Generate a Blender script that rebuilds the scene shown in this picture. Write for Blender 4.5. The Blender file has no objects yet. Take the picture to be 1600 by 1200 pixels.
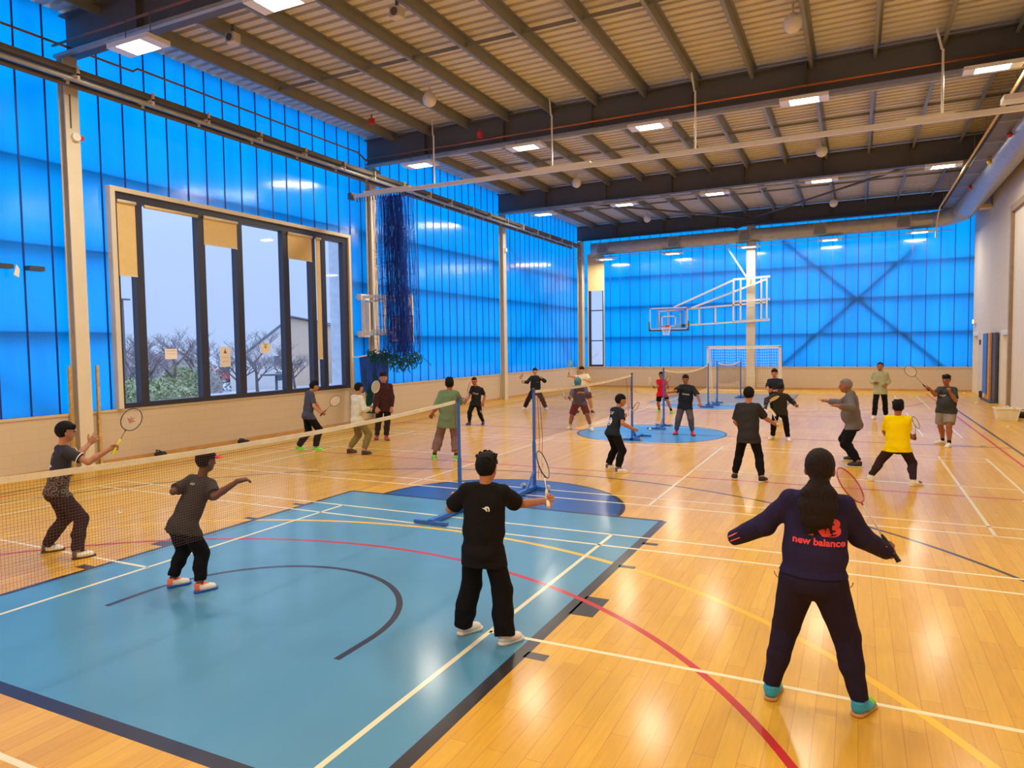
import bpy, math, random
import numpy as np
from mathutils import Vector, Matrix, noise
PI=math.pi
random.seed(7); RNG=np.random.RandomState(11)
sc=bpy.context.scene
COL=sc.collection
# ---------------------------------------------------------------- camera
cam=bpy.data.objects.new('camera',bpy.data.cameras.new('camera')); COL.objects.link(cam); sc.camera=cam
def set_camera():
    yaw,pitch,roll=0.4552954,0.0540472,-0.0139833
    f=Vector((-math.sin(yaw)*math.cos(pitch),math.cos(yaw)*math.cos(pitch),-math.sin(pitch)))
    r=Vector((math.cos(yaw),math.sin(yaw),0)); u=r.cross(f)
    c,s=math.cos(roll),math.sin(roll)
    r2=r*c+u*s; u2=u*c-r*s
    m=Matrix((r2,u2,-f)).transposed().to_4x4(); m.translation=Vector((4.5642,-2.5742,2.2091))
    cam.matrix_world=m
    cam.data.sensor_width=36; cam.data.lens=1097.445/1600*36; cam.data.clip_end=400; cam.data.clip_start=.05
set_camera()
# ---------------------------------------------------------------- sky: bright overcast, lighter overhead than at the horizon
w=bpy.data.worlds.new('sky'); sc.world=w; w.use_nodes=True
def set_world():
    nt=w.node_tree; N=nt.nodes; L=nt.links; N.clear()
    out=N.new('ShaderNodeOutputWorld'); bg=N.new('ShaderNodeBackground'); tc=N.new('ShaderNodeTexCoord')
    sx=N.new('ShaderNodeSeparateXYZ'); mr=N.new('ShaderNodeMapRange'); mr.inputs[1].default_value=0; mr.inputs[2].default_value=1; mr.inputs[3].default_value=SKY_LOW; mr.inputs[4].default_value=SKY_HIGH
    bg.inputs[0].default_value=(.47,.64,1.0,1)
    L.new(tc.outputs['Generated'],sx.inputs[0]); pw=N.new('ShaderNodeMath'); pw.operation='POWER'; pw.inputs[1].default_value=2.0; ab=N.new('ShaderNodeMath'); ab.operation='MAXIMUM'; ab.inputs[1].default_value=0; L.new(sx.outputs[2],ab.inputs[0]); L.new(ab.outputs[0],pw.inputs[0]); L.new(pw.outputs[0],mr.inputs[0]); L.new(mr.outputs[0],bg.inputs[1]); L.new(bg.outputs[0],out.inputs[0])
SKY_LOW,SKY_HIGH=1.05,6.4
set_world()
# ---------------------------------------------------------------- exposure, light paths
sc.view_settings.view_transform='Standard'; sc.view_settings.look='None'; sc.view_settings.gamma=1
sc.view_settings.use_curve_mapping=False
sc.view_settings.exposure=0.0
LAMP_W=122.0; LAMP_COL=(1.0,.875,.68); LAMP_EMIT=14.0
cy=sc.cycles
cy.max_bounces=7; cy.diffuse_bounces=4; cy.glossy_bounces=3; cy.transmission_bounces=4; cy.transparent_max_bounces=24
cy.use_denoising=True; cy.sample_clamp_indirect=6; cy.caustics_reflective=False; cy.caustics_refractive=False
# ---------------------------------------------------------------- materials
MAT={}
def mat(name,col,rough=.6,metal=0,spec=.5,coat=0,coatr=.1,emit=None,es=1,bump=None,var=None,alpha=1):
    """principled; bump=(scale,strength,(sx,sy,sz)); var=(scale,amount)"""
    m=bpy.data.materials.new(name); m.use_nodes=True; nt=m.node_tree; N=nt.nodes; L=nt.links
    b=N['Principled BSDF']; b.inputs['Base Color'].default_value=(*col,1); b.inputs['Roughness'].default_value=rough
    b.inputs['Metallic'].default_value=metal; b.inputs['Specular IOR Level'].default_value=spec
    b.inputs['Coat Weight'].default_value=coat; b.inputs['Coat Roughness'].default_value=coatr
    if emit: b.inputs['Emission Color'].default_value=(*emit,1); b.inputs['Emission Strength'].default_value=es
    tc=N.new('ShaderNodeTexCoord')
    if var is None: var=(6,.10)
    if var[1]>0:
        n=N.new('ShaderNodeTexNoise'); n.inputs['Scale'].default_value=var[0]; n.inputs['Detail'].default_value=3
        mr=N.new('ShaderNodeMapRange'); mr.inputs[1].default_value=.25; mr.inputs[2].default_value=.75
        mr.inputs[3].default_value=1-var[1]; mr.inputs[4].default_value=1+var[1]
        mx=N.new('ShaderNodeVectorMath'); mx.operation='SCALE'; mx.inputs[0].default_value=col
        L.new(tc.outputs['Object'],n.inputs['Vector']); L.new(n.outputs[0],mr.inputs[0]); L.new(mr.outputs[0],mx.inputs['Scale']); L.new(mx.outputs[0],b.inputs['Base Color'])
    if bump:
        mp=N.new('ShaderNodeMapping'); mp.inputs['Scale'].default_value=bump[2] if len(bump)>2 else (1,1,1)
        n2=N.new('ShaderNodeTexNoise'); n2.inputs['Scale'].default_value=bump[0]; n2.inputs['Detail'].default_value=4
        bp=N.new('ShaderNodeBump'); bp.inputs['Strength'].default_value=bump[1]; bp.inputs['Distance'].default_value=.02
        L.new(tc.outputs['Object'],mp.inputs[0]); L.new(mp.outputs[0],n2.inputs['Vector']); L.new(n2.outputs[0],bp.inputs['Height']); L.new(bp.outputs[0],b.inputs['Normal'])
    MAT[name]=m; return m
def s2l(r,g,b):
    f=lambda c:(c/255/12.92 if c/255<=.04045 else ((c/255+.055)/1.055)**2.4)
    return (f(r),f(g),f(b))
# ---------------------------------------------------------------- mesh builder
class MB:
    def __init__(s): s.v=[]; s.f=[]
    def add(s,vs,fs):
        k=len(s.v); s.v+=[tuple(map(float,p)) for p in vs]; s.f+=[tuple(i+k for i in f) for f in fs]; return s
    def box(s,x0,x1,y0,y1,z0,z1):
        v=[(x,y,z) for z in (z0,z1) for y in (y0,y1) for x in (x0,x1)]
        return s.add(v,[(0,2,3,1),(4,5,7,6),(0,1,5,4),(2,6,7,3),(0,4,6,2),(1,3,7,5)])
    def bar(s,a,b,wd,h,up=(0,0,1)):
        a=Vector(a);b=Vector(b);d=(b-a).normalized();u=Vector(up)
        if abs(d.dot(u))>.98: u=Vector((0,1,0))
        r=d.cross(u).normalized();u=r.cross(d)
        v=[p+r*sx*wd/2+u*sz*h/2 for p in (a,b) for sx,sz in ((-1,-1),(1,-1),(1,1),(-1,1))]
        return s.add(v,[(3,2,1,0),(4,5,6,7),(0,1,5,4),(1,2,6,5),(2,3,7,6),(3,0,4,7)])
    def tube(s,pts,r,n=8,closed=False,cap=True):
        pts=[Vector(p) for p in pts]; m=len(pts); rs=r if isinstance(r,(list,tuple)) else [r]*m
        rings=[];prev=None
        for i,p in enumerate(pts):
            if closed: d=(pts[(i+1)%m]-pts[i-1]).normalized()
            else: d=(pts[min(i+1,m-1)]-pts[max(i-1,0)]).normalized()
            if prev is None:
                a=Vector((0,0,1)) if abs(d.z)<.9 else Vector((1,0,0)); e=d.cross(a).normalized()
            else: e=(prev-d*prev.dot(d)).normalized()
            prev=e; g=d.cross(e)
            rings.append([p+(e*math.cos(2*PI*k/n)+g*math.sin(2*PI*k/n))*rs[i] for k in range(n)])
        v=[q for R in rings for q in R]; f=[]
        for i in range(m if closed else m-1):
            j=(i+1)%m
            for k in range(n): f.append((i*n+k,i*n+(k+1)%n,j*n+(k+1)%n,j*n+k))
        if cap and not closed: f.append(tuple(range(n))[::-1]); f.append(tuple((m-1)*n+k for k in range(n)))
        return s.add(v,f)
    def prism(s,poly,z0,z1):
        n=len(poly); v=[(x,y,z0) for x,y in poly]+[(x,y,z1) for x,y in poly]
        return s.add(v,[tuple(range(n))[::-1],tuple(range(n,2*n))]+[(i,(i+1)%n,n+(i+1)%n,n+i) for i in range(n)])
    def extr(s,poly,o,ex,ey,ez,t):
        """polygon in the plane (ex,ey) at o, thickness t along ez"""
        o=Vector(o);ex=Vector(ex);ey=Vector(ey);ez=Vector(ez);n=len(poly)
        v=[o+ex*a+ey*b for a,b in poly]+[o+ex*a+ey*b+ez*t for a,b in poly]
        return s.add(v,[tuple(range(n))[::-1],tuple(range(n,2*n))]+[(i,(i+1)%n,n+(i+1)%n,n+i) for i in range(n)])
    def sphere(s,c,r,n=16,m=10,sc=(1,1,1)):
        v=[];f=[]
        for i in range(m+1):
            t=PI*i/m
            for k in range(n): a=2*PI*k/n; v.append((c[0]+r*sc[0]*math.sin(t)*math.cos(a),c[1]+r*sc[1]*math.sin(t)*math.sin(a),c[2]+r*sc[2]*math.cos(t)))
        for i in range(m):
            for k in range(n): f.append((i*n+k,(i+1)*n+k,(i+1)*n+(k+1)%n,i*n+(k+1)%n))
        return s.add(v,f)
    def build(s,name,m,parent=None,smooth=False,loc=None,bevel=0):
        me=bpy.data.meshes.new(name)
        vs=s.v
        if loc is not None: L=tuple(loc); vs=[(a-L[0],b-L[1],c-L[2]) for a,b,c in vs]
        me.from_pydata(vs,[],s.f); me.materials.append(MAT[m] if isinstance(m,str) else m); me.update()
        if smooth: me.polygons.foreach_set('use_smooth',[True]*len(me.polygons))
        o=bpy.data.objects.new(name,me); COL.objects.link(o)
        if parent is not None: o.parent=parent
        elif loc is not None: o.location=loc
        if bevel:
            md=o.modifiers.new('bevel','BEVEL'); md.width=bevel; md.segments=2; md.limit_method='ANGLE'
        return o
def tag(o,label=None,cat=None,group=None,kind=None):
    if label: o['label']=label
    if cat: o['category']=cat
    if group: o['group']=group
    if kind: o['kind']=kind
    return o
def empty(name,loc=(0,0,0),rz=0,label=None,cat=None,group=None,kind=None):
    o=bpy.data.objects.new(name,None); COL.objects.link(o); o.location=loc; o.rotation_euler=(0,0,rz)
    return tag(o,label,cat,group,kind)
def struct(o): o['kind']='structure'; return o
def text_mesh(txt,size,bold=0.0,spacing=1.0):
    """2-D triangulated lettering as (verts2d, faces), centred"""
    c=bpy.data.curves.new('lettering','FONT'); c.body=txt; c.size=size; c.offset=bold; c.space_character=spacing
    c.align_x='CENTER'; c.align_y='CENTER'; c.resolution_u=3
    o=bpy.data.objects.new('lettering',c); COL.objects.link(o)
    dg=bpy.context.evaluated_depsgraph_get(); me=bpy.data.meshes.new_from_object(o.evaluated_get(dg))
    v=[(p.co.x,p.co.y) for p in me.vertices]; f=[tuple(p.vertices) for p in me.polygons]
    bpy.data.objects.remove(o); bpy.data.curves.remove(c); bpy.data.meshes.remove(me)
    return v,f
XL,XR,YF,YB=-8.6,9.0,32.6,-5.2
DADO=1.07; ZD=8.45
mat('cream_block',s2l(214,192,160),.75,bump=(40,.15),var=(2.5,.05))
mat('cream_paint',s2l(220,208,186),.6,var=(3,.04))
mat('white_paint',s2l(235,228,214),.45,var=(3,.03))
mat('steel_grey',s2l(98,96,94),.5,spec=.4,var=(3,.06))
mat('steel_dark',s2l(66,66,74),.5,var=(3,.06))
mat('purlin_metal',s2l(146,146,136),.42,metal=.35,var=(3,.08))
mat('deck_metal',s2l(222,216,204),.5,spec=.4,var=(2,.05))
mat('window_frame',s2l(44,46,66),.45,var=(3,.05))
mat('blind_fabric',s2l(226,196,138),.9,var=(8,.04))
mat('joint_blue',s2l(0,50,140),.4,var=(3,.1))
mat('galvanised',s2l(176,174,166),.4,metal=.45,var=(5,.12))
mat('tray_metal',s2l(112,104,92),.5,metal=.35,var=(3,.1))
mat('white_gloss',s2l(238,232,218),.3,coat=.3,var=(3,.03))
mat('dark_rubber',s2l(28,28,32),.7)
mat('copper_pipe',s2l(190,104,48),.4,metal=.5)
mat('orange_paint',s2l(226,84,40),.5)
def brickwork(name,col,bw,bh,plane):
    m=mat(name,col,.7,var=(0,0)); nt=m.node_tree;N=nt.nodes;L=nt.links;b=N['Principled BSDF']
    tc=N.new('ShaderNodeTexCoord');sx=N.new('ShaderNodeSeparateXYZ');cx=N.new('ShaderNodeCombineXYZ');br=N.new('ShaderNodeTexBrick')
    L.new(tc.outputs['Object'],sx.inputs[0]);L.new(sx.outputs[plane],cx.inputs[0]);L.new(sx.outputs[2],cx.inputs[1]);L.new(cx.outputs[0],br.inputs['Vector'])
    br.inputs['Scale'].default_value=1; br.inputs['Brick Width'].default_value=bw; br.inputs['Row Height'].default_value=bh; br.inputs['Mortar Size'].default_value=.006; br.inputs['Mortar Smooth'].default_value=.3
    br.inputs['Color1'].default_value=(*col,1); br.inputs['Color2'].default_value=(*[c*.975 for c in col],1); br.inputs['Mortar'].default_value=(*[c*.90 for c in col],1)
    bp=N.new('ShaderNodeBump');bp.inputs['Strength'].default_value=.25;bp.inputs['Distance'].default_value=.01;bp.invert=True
    L.new(br.outputs['Color'],b.inputs['Base Color']);L.new(br.outputs['Fac'],bp.inputs['Height']);L.new(bp.outputs[0],b.inputs['Normal'])
    return m
brickwork('block_y',s2l(208,190,166),.45,.215,1)
brickwork('block_x',s2l(208,190,166),.45,.215,0)
brickwork('block_tall',s2l(212,198,176),.45,.215,1)
def blue_cladding():
    """translucent blue multi-wall sheet with fine vertical cells"""
    m=bpy.data.materials.new('blue_polycarbonate'); m.use_nodes=True; nt=m.node_tree;N=nt.nodes;L=nt.links;N.clear()
    out=N.new('ShaderNodeOutputMaterial');tr=N.new('ShaderNodeBsdfTranslucent');df=N.new('ShaderNodeBsdfDiffuse');gl=N.new('ShaderNodeBsdfGlossy')
    mx=N.new('ShaderNodeMixShader');m2=N.new('ShaderNodeMixShader');fr=N.new('ShaderNodeFresnel');fr.inputs[0].default_value=1.5
    tc=N.new('ShaderNodeTexCoord');sx=N.new('ShaderNodeSeparateXYZ');L.new(tc.outputs['Object'],sx.inputs[0])
    ad=N.new('ShaderNodeMath');ad.operation='ADD';L.new(sx.outputs[0],ad.inputs[0]);L.new(sx.outputs[1],ad.inputs[1])
    mu=N.new('ShaderNodeMath');mu.operation='MULTIPLY';mu.inputs[1].default_value=2*PI/.035;L.new(ad.outputs[0],mu.inputs[0])
    sn=N.new('ShaderNodeMath');sn.operation='SINE';L.new(mu.outputs[0],sn.inputs[0])
    bp=N.new('ShaderNodeBump');bp.inputs['Strength'].default_value=.12;bp.inputs['Distance'].default_value=.004;L.new(sn.outputs[0],bp.inputs['Height'])
    no=N.new('ShaderNodeTexNoise');no.inputs['Scale'].default_value=1.2;mp=N.new('ShaderNodeMapping');mp.inputs['Scale'].default_value=(1.6,1.6,.25);L.new(tc.outputs['Object'],mp.inputs[0]);L.new(mp.outputs[0],no.inputs['Vector'])
    rp=N.new('ShaderNodeValToRGB');rp.color_ramp.elements[0].position=.3;rp.color_ramp.elements[1].position=.7
    rp.color_ramp.elements[0].color=(0.0,.37,.86,1);rp.color_ramp.elements[1].color=(0.0,.46,.97,1);L.new(no.outputs[0],rp.inputs[0]);L.new(rp.outputs[0],tr.inputs[0])
    df.inputs[0].default_value=(.0,.10,.42,1);gl.inputs['Roughness'].default_value=.13
    for s in (df,gl,fr): L.new(bp.outputs[0],s.inputs['Normal'])
    mx.inputs[0].default_value=.12;L.new(tr.outputs[0],mx.inputs[1]);L.new(df.outputs[0],mx.inputs[2])
    L.new(fr.outputs[0],m2.inputs[0]);L.new(mx.outputs[0],m2.inputs[1]);L.new(gl.outputs[0],m2.inputs[2]);L.new(m2.outputs[0],out.inputs[0])
    MAT['cladding']=m
blue_cladding()
def glass():
    m=bpy.data.materials.new('window_glass'); m.use_nodes=True; nt=m.node_tree;N=nt.nodes;L=nt.links;N.clear()
    out=N.new('ShaderNodeOutputMaterial');t=N.new('ShaderNodeBsdfTransparent');g=N.new('ShaderNodeBsdfGlossy');x=N.new('ShaderNodeMixShader');fr=N.new('ShaderNodeFresnel')
    t.inputs[0].default_value=(.93,.95,.97,1);g.inputs['Roughness'].default_value=.02;fr.inputs[0].default_value=1.45
    L.new(fr.outputs[0],x.inputs[0]);L.new(t.outputs[0],x.inputs[1]);L.new(g.outputs[0],x.inputs[2]);L.new(x.outputs[0],out.inputs[0]);MAT['glass']=m
glass()
# ---- floor: maple strips along Y with a lacquer coat
def floor_mat():
    m=bpy.data.materials.new('maple_floor'); m.use_nodes=True; nt=m.node_tree;N=nt.nodes;L=nt.links;b=N['Principled BSDF']
    tc=N.new('ShaderNodeTexCoord');sx=N.new('ShaderNodeSeparateXYZ');cx=N.new('ShaderNodeCombineXYZ');br=N.new('ShaderNodeTexBrick')
    L.new(tc.outputs['Object'],sx.inputs[0]);L.new(sx.outputs[1],cx.inputs[0]);L.new(sx.outputs[0],cx.inputs[1]);L.new(cx.outputs[0],br.inputs['Vector'])
    br.inputs['Scale'].default_value=1;br.inputs['Brick Width'].default_value=1.15;br.inputs['Row Height'].default_value=.115;br.inputs['Mortar Size'].default_value=.0012;br.inputs['Mortar Smooth'].default_value=.1;br.offset=.37;br.squash=1
    br.inputs['Color1'].default_value=(*s2l(228,175,50),1);br.inputs['Color2'].default_value=(*s2l(217,159,38),1);br.inputs['Mortar'].default_value=(*s2l(172,108,30),1)
    g=N.new('ShaderNodeTexNoise');g.inputs['Scale'].default_value=3;g.inputs['Detail'].default_value=6;mp=N.new('ShaderNodeMapping');mp.inputs['Scale'].default_value=(14,1.2,1)
    L.new(tc.outputs['Object'],mp.inputs[0]);L.new(mp.outputs[0],g.inputs['Vector'])
    mr=N.new('ShaderNodeMapRange');mr.inputs[1].default_value=.3;mr.inputs[2].default_value=.7;mr.inputs[3].default_value=.93;mr.inputs[4].default_value=1.05;L.new(g.outputs[0],mr.inputs[0])
    v=N.new('ShaderNodeVectorMath');v.operation='SCALE';L.new(br.outputs['Color'],v.inputs[0]);L.new(mr.outputs[0],v.inputs['Scale'])
    # joints of the wider floor panels every 1.2 m
    L.new(v.outputs[0],b.inputs['Base Color'])
    b.inputs['Roughness'].default_value=.42;b.inputs['Specular IOR Level'].default_value=.25;b.inputs['Coat Weight'].default_value=.36;b.inputs['Coat Roughness'].default_value=.165
    n2=N.new('ShaderNodeTexNoise');n2.inputs['Scale'].default_value=9;n2.inputs['Detail'].default_value=2;bp=N.new('ShaderNodeBump');bp.inputs['Strength'].default_value=.05;bp.inputs['Distance'].default_value=.004
    L.new(tc.outputs['Object'],n2.inputs['Vector']);L.new(n2.outputs[0],bp.inputs['Height']);L.new(bp.outputs[0],b.inputs['Normal']);L.new(bp.outputs[0],b.inputs['Coat Normal'])
    MAT['floor']=m
floor_mat()
def paint(name,c): mat(name,c,.42,spec=.25,coat=.36,coatr=.165,var=(1.3,.07),bump=(9,.05))
paint('paint_teal',s2l(82,144,180)); paint('paint_navy',s2l(38,84,156)); paint('paint_sky',s2l(40,140,206)); paint('paint_black',s2l(46,40,42))
paint('paint_white',s2l(238,226,186)); paint('paint_yellow',s2l(244,188,8)); paint('paint_red',s2l(196,26,32)); paint('paint_grey',s2l(136,142,146))
floor=struct(MB().box(XL-.2,XR+.2,YB-.2,YF+.2,-.2,0).build('floor','floor'))
def slab(name,m,mb): return mb.build(name,m,floor)
_z=[.0006]
def rect(x0,x1,y0,y1,m,name='court_line',z=None):
    z=z or .0010; slab(name,m,MB().box(x0,x1,y0,y1,0.0,z))
def arc(cx,cy,r,a0,a1,wd,m,n=64,z=.0012,name='court_line'):
    mb=MB();v=[];f=[]
    for i in range(n+1):
        a=math.radians(a0+(a1-a0)*i/n)
        for rr in (r-wd/2,r+wd/2): v+= [(cx+rr*math.cos(a),cy+rr*math.sin(a),0),(cx+rr*math.cos(a),cy+rr*math.sin(a),z)]
    for i in range(n):
        k=4*i; f+=[(k+1,k+3,k+7,k+5),(k,k+1,k+5,k+4),(k+2,k+6,k+7,k+3)]
    mb.add(v,f); slab(name,m,mb)
def disc(cx,cy,r,a0,a1,m,z,name,n=64):
    p=[(cx+r*math.cos(math.radians(a0+(a1-a0)*i/n)),cy+r*math.sin(math.radians(a0+(a1-a0)*i/n))) for i in range(n+ (0 if a1-a0>=360 else 1))]
    slab(name,m,MB().prism(p,0,z))
KW,KL=2.43,6.02; YM=14.55; YE=29.15
# near key, its semicircle and lane marks
rect(-KW+.02,KW-.02,.03,KL-.02,'paint_teal','painted_key',.0006)
disc(0,KL,1.83,0,180,'paint_navy',.0006,'painted_semicircle')
arc(0,KL,1.83,0,180,.06,'paint_black'); 
for a in ((-KW-.03,-KW+.03,0,KL),(KW-.05,KW+.05,0,KL)): rect(*a,'paint_black')
rect(-KW,KW,KL-.03,KL+.03,'paint_black'); rect(-7.5,7.5,-.05,.05,'paint_black')
for s in (-1,1):
    for y0,y1 in ((1.83,1.93),(2.72,3.16),(4.05,4.13),(4.93,5.01)):
        rect(*sorted((s*(KW+.03),s*(KW+.2 if y1-y0<.2 else KW+.24))),y0,y1,'paint_black')
arc(0,1.62,1.27,0,180,.055,'paint_black'); 
for s in (-1,1): rect(s*1.27-.028,s*1.27+.028,1.25,1.62,'paint_black')
# near three-point line
arc(0,1.62,6.93,11,169,.05,'paint_black',z=.0008,n=96)
for s in (-1,1): rect(s*6.8-.025,s*6.8+.025,0,2.95,'paint_black',z=.0008)
# centre circle, half-way line and far key
disc(0,YM,1.80,0,360,'paint_sky',.0006,'painted_centre_circle'); arc(0,YM,1.80,0,360,.05,'paint_black')
rect(-7.45,7.45,YM-.025,YM+.025,'paint_black',z=.0009)
rect(-KW,KW,23.2,YE,'paint_grey','painted_key',.0006)
for a in ((-KW-.03,-KW+.03,23.2,YE),(KW-.03,KW+.03,23.2,YE),(-KW,KW,23.17,23.23),(-7.45,7.45,YE-.03,YE+.03)): rect(*a,'paint_black')
disc(0,23.2,1.83,180,360,'paint_sky',.0006,'painted_semicircle'); arc(0,23.2,1.83,180,360,.05,'paint_black')
for s in (-1,1):
    for y in (27.3,26.2,25.1,24.2): rect(*sorted((s*(KW+.03),s*(KW+.2))),y-.05,y+.05,'paint_black')
    rect(s*7.45-.03,s*7.45+.03,0,YE,'paint_black')
    rect(s*7.2-.025,s*7.2+.025,-1.2,31.0,'paint_red')
arc(0,YE-1.6,6.93,191,349,.05,'paint_black',z=.0008,n=96)
# netball: goal circle, thirds; six-metre yellow line
arc(0.04,-1.2,4.9,5,175,.055,'paint_red',z=.0011,n=96); rect(-7.2,7.2,9.03,9.08,'paint_red'); rect(-7.2,7.2,20.0,20.05,'paint_red')
arc(0.1,-1.35,5.95,8,172,.065,'paint_yellow',z=.0009,n=96)
arc(0,30.8,4.9,185,355,.055,'paint_red',z=.0009,n=96)
# three badminton courts across the hall
for yc,x0 in ((2.13,.06),(9.83,.06),(19.0,.04),(26.4,.04)):
    for d in (-3.05,-2.59,2.59,3.05): rect(x0-6.7,x0+6.7,yc+d-.02,yc+d+.02,'paint_white',z=.0014)
    for s in (-1,1):
        rect(x0+s*1.98-.02,x0+s*1.98+.02,yc-3.05,yc+3.05,'paint_white',z=.0014)
        for d in (5.94,6.7): rect(x0+s*d-.02,x0+s*d+.02,yc-3.05,yc+3.05,'paint_white',z=.0014)
        rect(*sorted((x0+s*1.98,x0+s*6.7)),yc-.02,yc+.02,'paint_white',z=.0014)
# ---- walls
wl=struct(MB().box(XL-.3,XL,YB,YF+.3,0,DADO).box(XL-.3,XL+.02,YB,YF+.3,DADO-.05,DADO).build('wall_left','block_y'))
wb=struct(MB().box(XL,XR,YF,YF+.3,0,DADO).box(XL,XR,YF-.02,YF+.3,DADO-.05,DADO).build('wall_back','block_x'))
def skirting(name,x0,x1,y0,y1): struct(MB().box(x0,x1,y0,y1,0,.09).build(name,'skirt'))
mat('skirt',s2l(196,152,92),.4,coat=.4)
skirting('baseboard_left',XL,XL+.02,YB,YF); skirting('baseboard_back',XL+.02,XR-.02,YF-.02,YF)
# cladding sheets (each 10 mm thick), window opening left free
WY0,WY1,WZ1=6.50,13.66,5.40
cl=MB()
for y0,y1,z0,z1 in ((YB,WY0,DADO,ZD),(WY1,YF,DADO,ZD),(WY0,WY1,WZ1,ZD)): cl.add([(XL-.05,y0,z0),(XL-.05,y1,z0),(XL-.05,y1,z1),(XL-.05,y0,z1)],[(0,1,2,3)])
cl.build('blue_cladding','cladding',wl)
NX0,NX1,NZ1=-8.14,-7.24,6.95
cb=MB()
for x0,x1,z0,z1 in ((XL,NX0,DADO,ZD),(NX1,XR,DADO,ZD),(NX0,NX1,NZ1,ZD)): cb.add([(x0,YF+.05,z0),(x1,YF+.05,z0),(x1,YF+.05,z1),(x0,YF+.05,z1)],[(0,1,2,3)])
cb.build('blue_cladding','cladding',wb)
# joints on the inside of the sheets and steel girts behind them
y=YB+.3
k=0
ys=[6.38+.5*i for i in range(-22,52)]
for y in ys:
    if y<YB or y>YF-.1: continue
    if WY0<y<WY1: MB().box(XL-.05,XL-.035,y-.014,y+.014,WZ1+.02,ZD).build('sheet_joint','joint_blue',wl)
    else: MB().box(XL-.05,XL-.035,y-.014,y+.014,DADO,ZD).build('sheet_joint','joint_blue',wl)
i=0
x=1.48-.525*20
while x<XR:
    if x>XL+.1:
        z0=NZ1+.02 if NX0-.05<x<NX1+.05 else DADO
        MB().box(x-.014,x+.014,YF+.035,YF+.05,z0,ZD).build('sheet_joint','joint_blue',wb)
        if z0==DADO: MB().box(x-.03,x+.03,YF+.0,YF+.035,DADO,DADO+.05).build('joint_foot','joint_blue',wb)
    x+=.525
for z in (2.57,4.14,5.66):
    for y0,y1 in ((YB,WY0-.05),(WY1+.05,YF)) if z<WZ1+.1 else ((YB,YF),):
        MB().box(XL-.23,XL-.075,y0,y1,z-.03,z+.03).build('girt','steel_grey',wl)
    for x0,x1 in ((XL,NX0-.03),(NX1+.03,XR)) if z<NZ1 else ((XL,XR),):
        MB().box(x0,x1,YF+.075,YF+.23,z-.03,z+.03).build('girt','steel_grey',wb)
# diagonal bracing behind the sheets
for a,b in (((1.45,YF+.15,6.95),(8.0,YF+.15,1.05)),((1.5,YF+.15,1.2),(6.9,YF+.15,6.3))): MB().bar(a,b,.07,.12).build('diagonal_brace','steel_grey',wb)
for a,b in (((XL-.26,23.6,7.2),(XL-.26,32,1.2)),((XL-.26,23.6,1.2),(XL-.26,32,7.2)),((XL-.26,5.4,1.2),(XL-.26,-3,7.2)),((XL-.26,5.4,7.2),(XL-.26,-3,1.2))): MB().bar(a,b,.10,.07).build('diagonal_brace','steel_grey',wl)
# right wall with doors, back wall behind the camera
RD=((31.05,32.4),(24.9,26.0))   # door recesses
wr=MB()
ysplit=[YB,24.9,26.0,31.05,32.4,YF+.3]
for i in range(5):
    if i in (1,3): wr.box(XR,XR+.3,ysplit[i],ysplit[i+1],2.42,ZD)
    else: wr.box(XR,XR+.3,ysplit[i],ysplit[i+1],0,ZD)
wr=struct(wr.build('wall_right','block_tall'))
for n,(y0,y1) in enumerate(RD):
    d=empty('door_%d'%(n+1),(XR,(y0+y1)/2,0)); struct(d)
    c=(XR,(y0+y1)/2,0)
    MB().box(XR+.10,XR+.15,y0+.06,y1-.06,0,2.36).build('door_leaf','cream_paint',d,loc=c)
    MB().box(XR-.02,XR+.2,y0,y0+.06,0,2.42).box(XR-.02,XR+.2,y1-.06,y1,0,2.42).box(XR-.02,XR+.2,y0+.06,y1-.06,2.36,2.42).build('door_frame','white_paint',d,loc=c)
    MB().bar((XR+.05,y0+.16,1.05),(XR+.05,y0+.28,1.05),.02,.02).bar((XR+.05,y0+.16,1.05),(XR+.10,y0+.16,1.05),.02,.02).build('door_handle','steel_dark',d,loc=c)
    MB().box(XR-.03,XR,y0-.04,y1+.04,2.42,2.52).build('door_lintel','white_paint',d,loc=c)
struct(MB().box(XL-.3,XR+.3,YB-.3,YB,0,ZD).build('wall_front','cream_block'))
skirting('baseboard_right',XR-.02,XR,YB,24.85)
# tall framed panel on the right wall
tp=empty('trim_1',(XR,20,0)); struct(tp)
c=(XR,20,0)
MB().box(XR-.14,XR,24.05,24.25,0,6.35).box(XR-.14,XR,15.8,16.0,0,6.35).box(XR-.14,XR,16.0,24.05,6.15,6.35).build('panel_frame','steel_brown',tp,loc=c) if mat('steel_brown',s2l(150,126,98),.6) else None
MB().box(XR-.05,XR-.001,16.0,24.05,0,6.15).build('panel_face','cream_paint',tp,loc=c)
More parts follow.
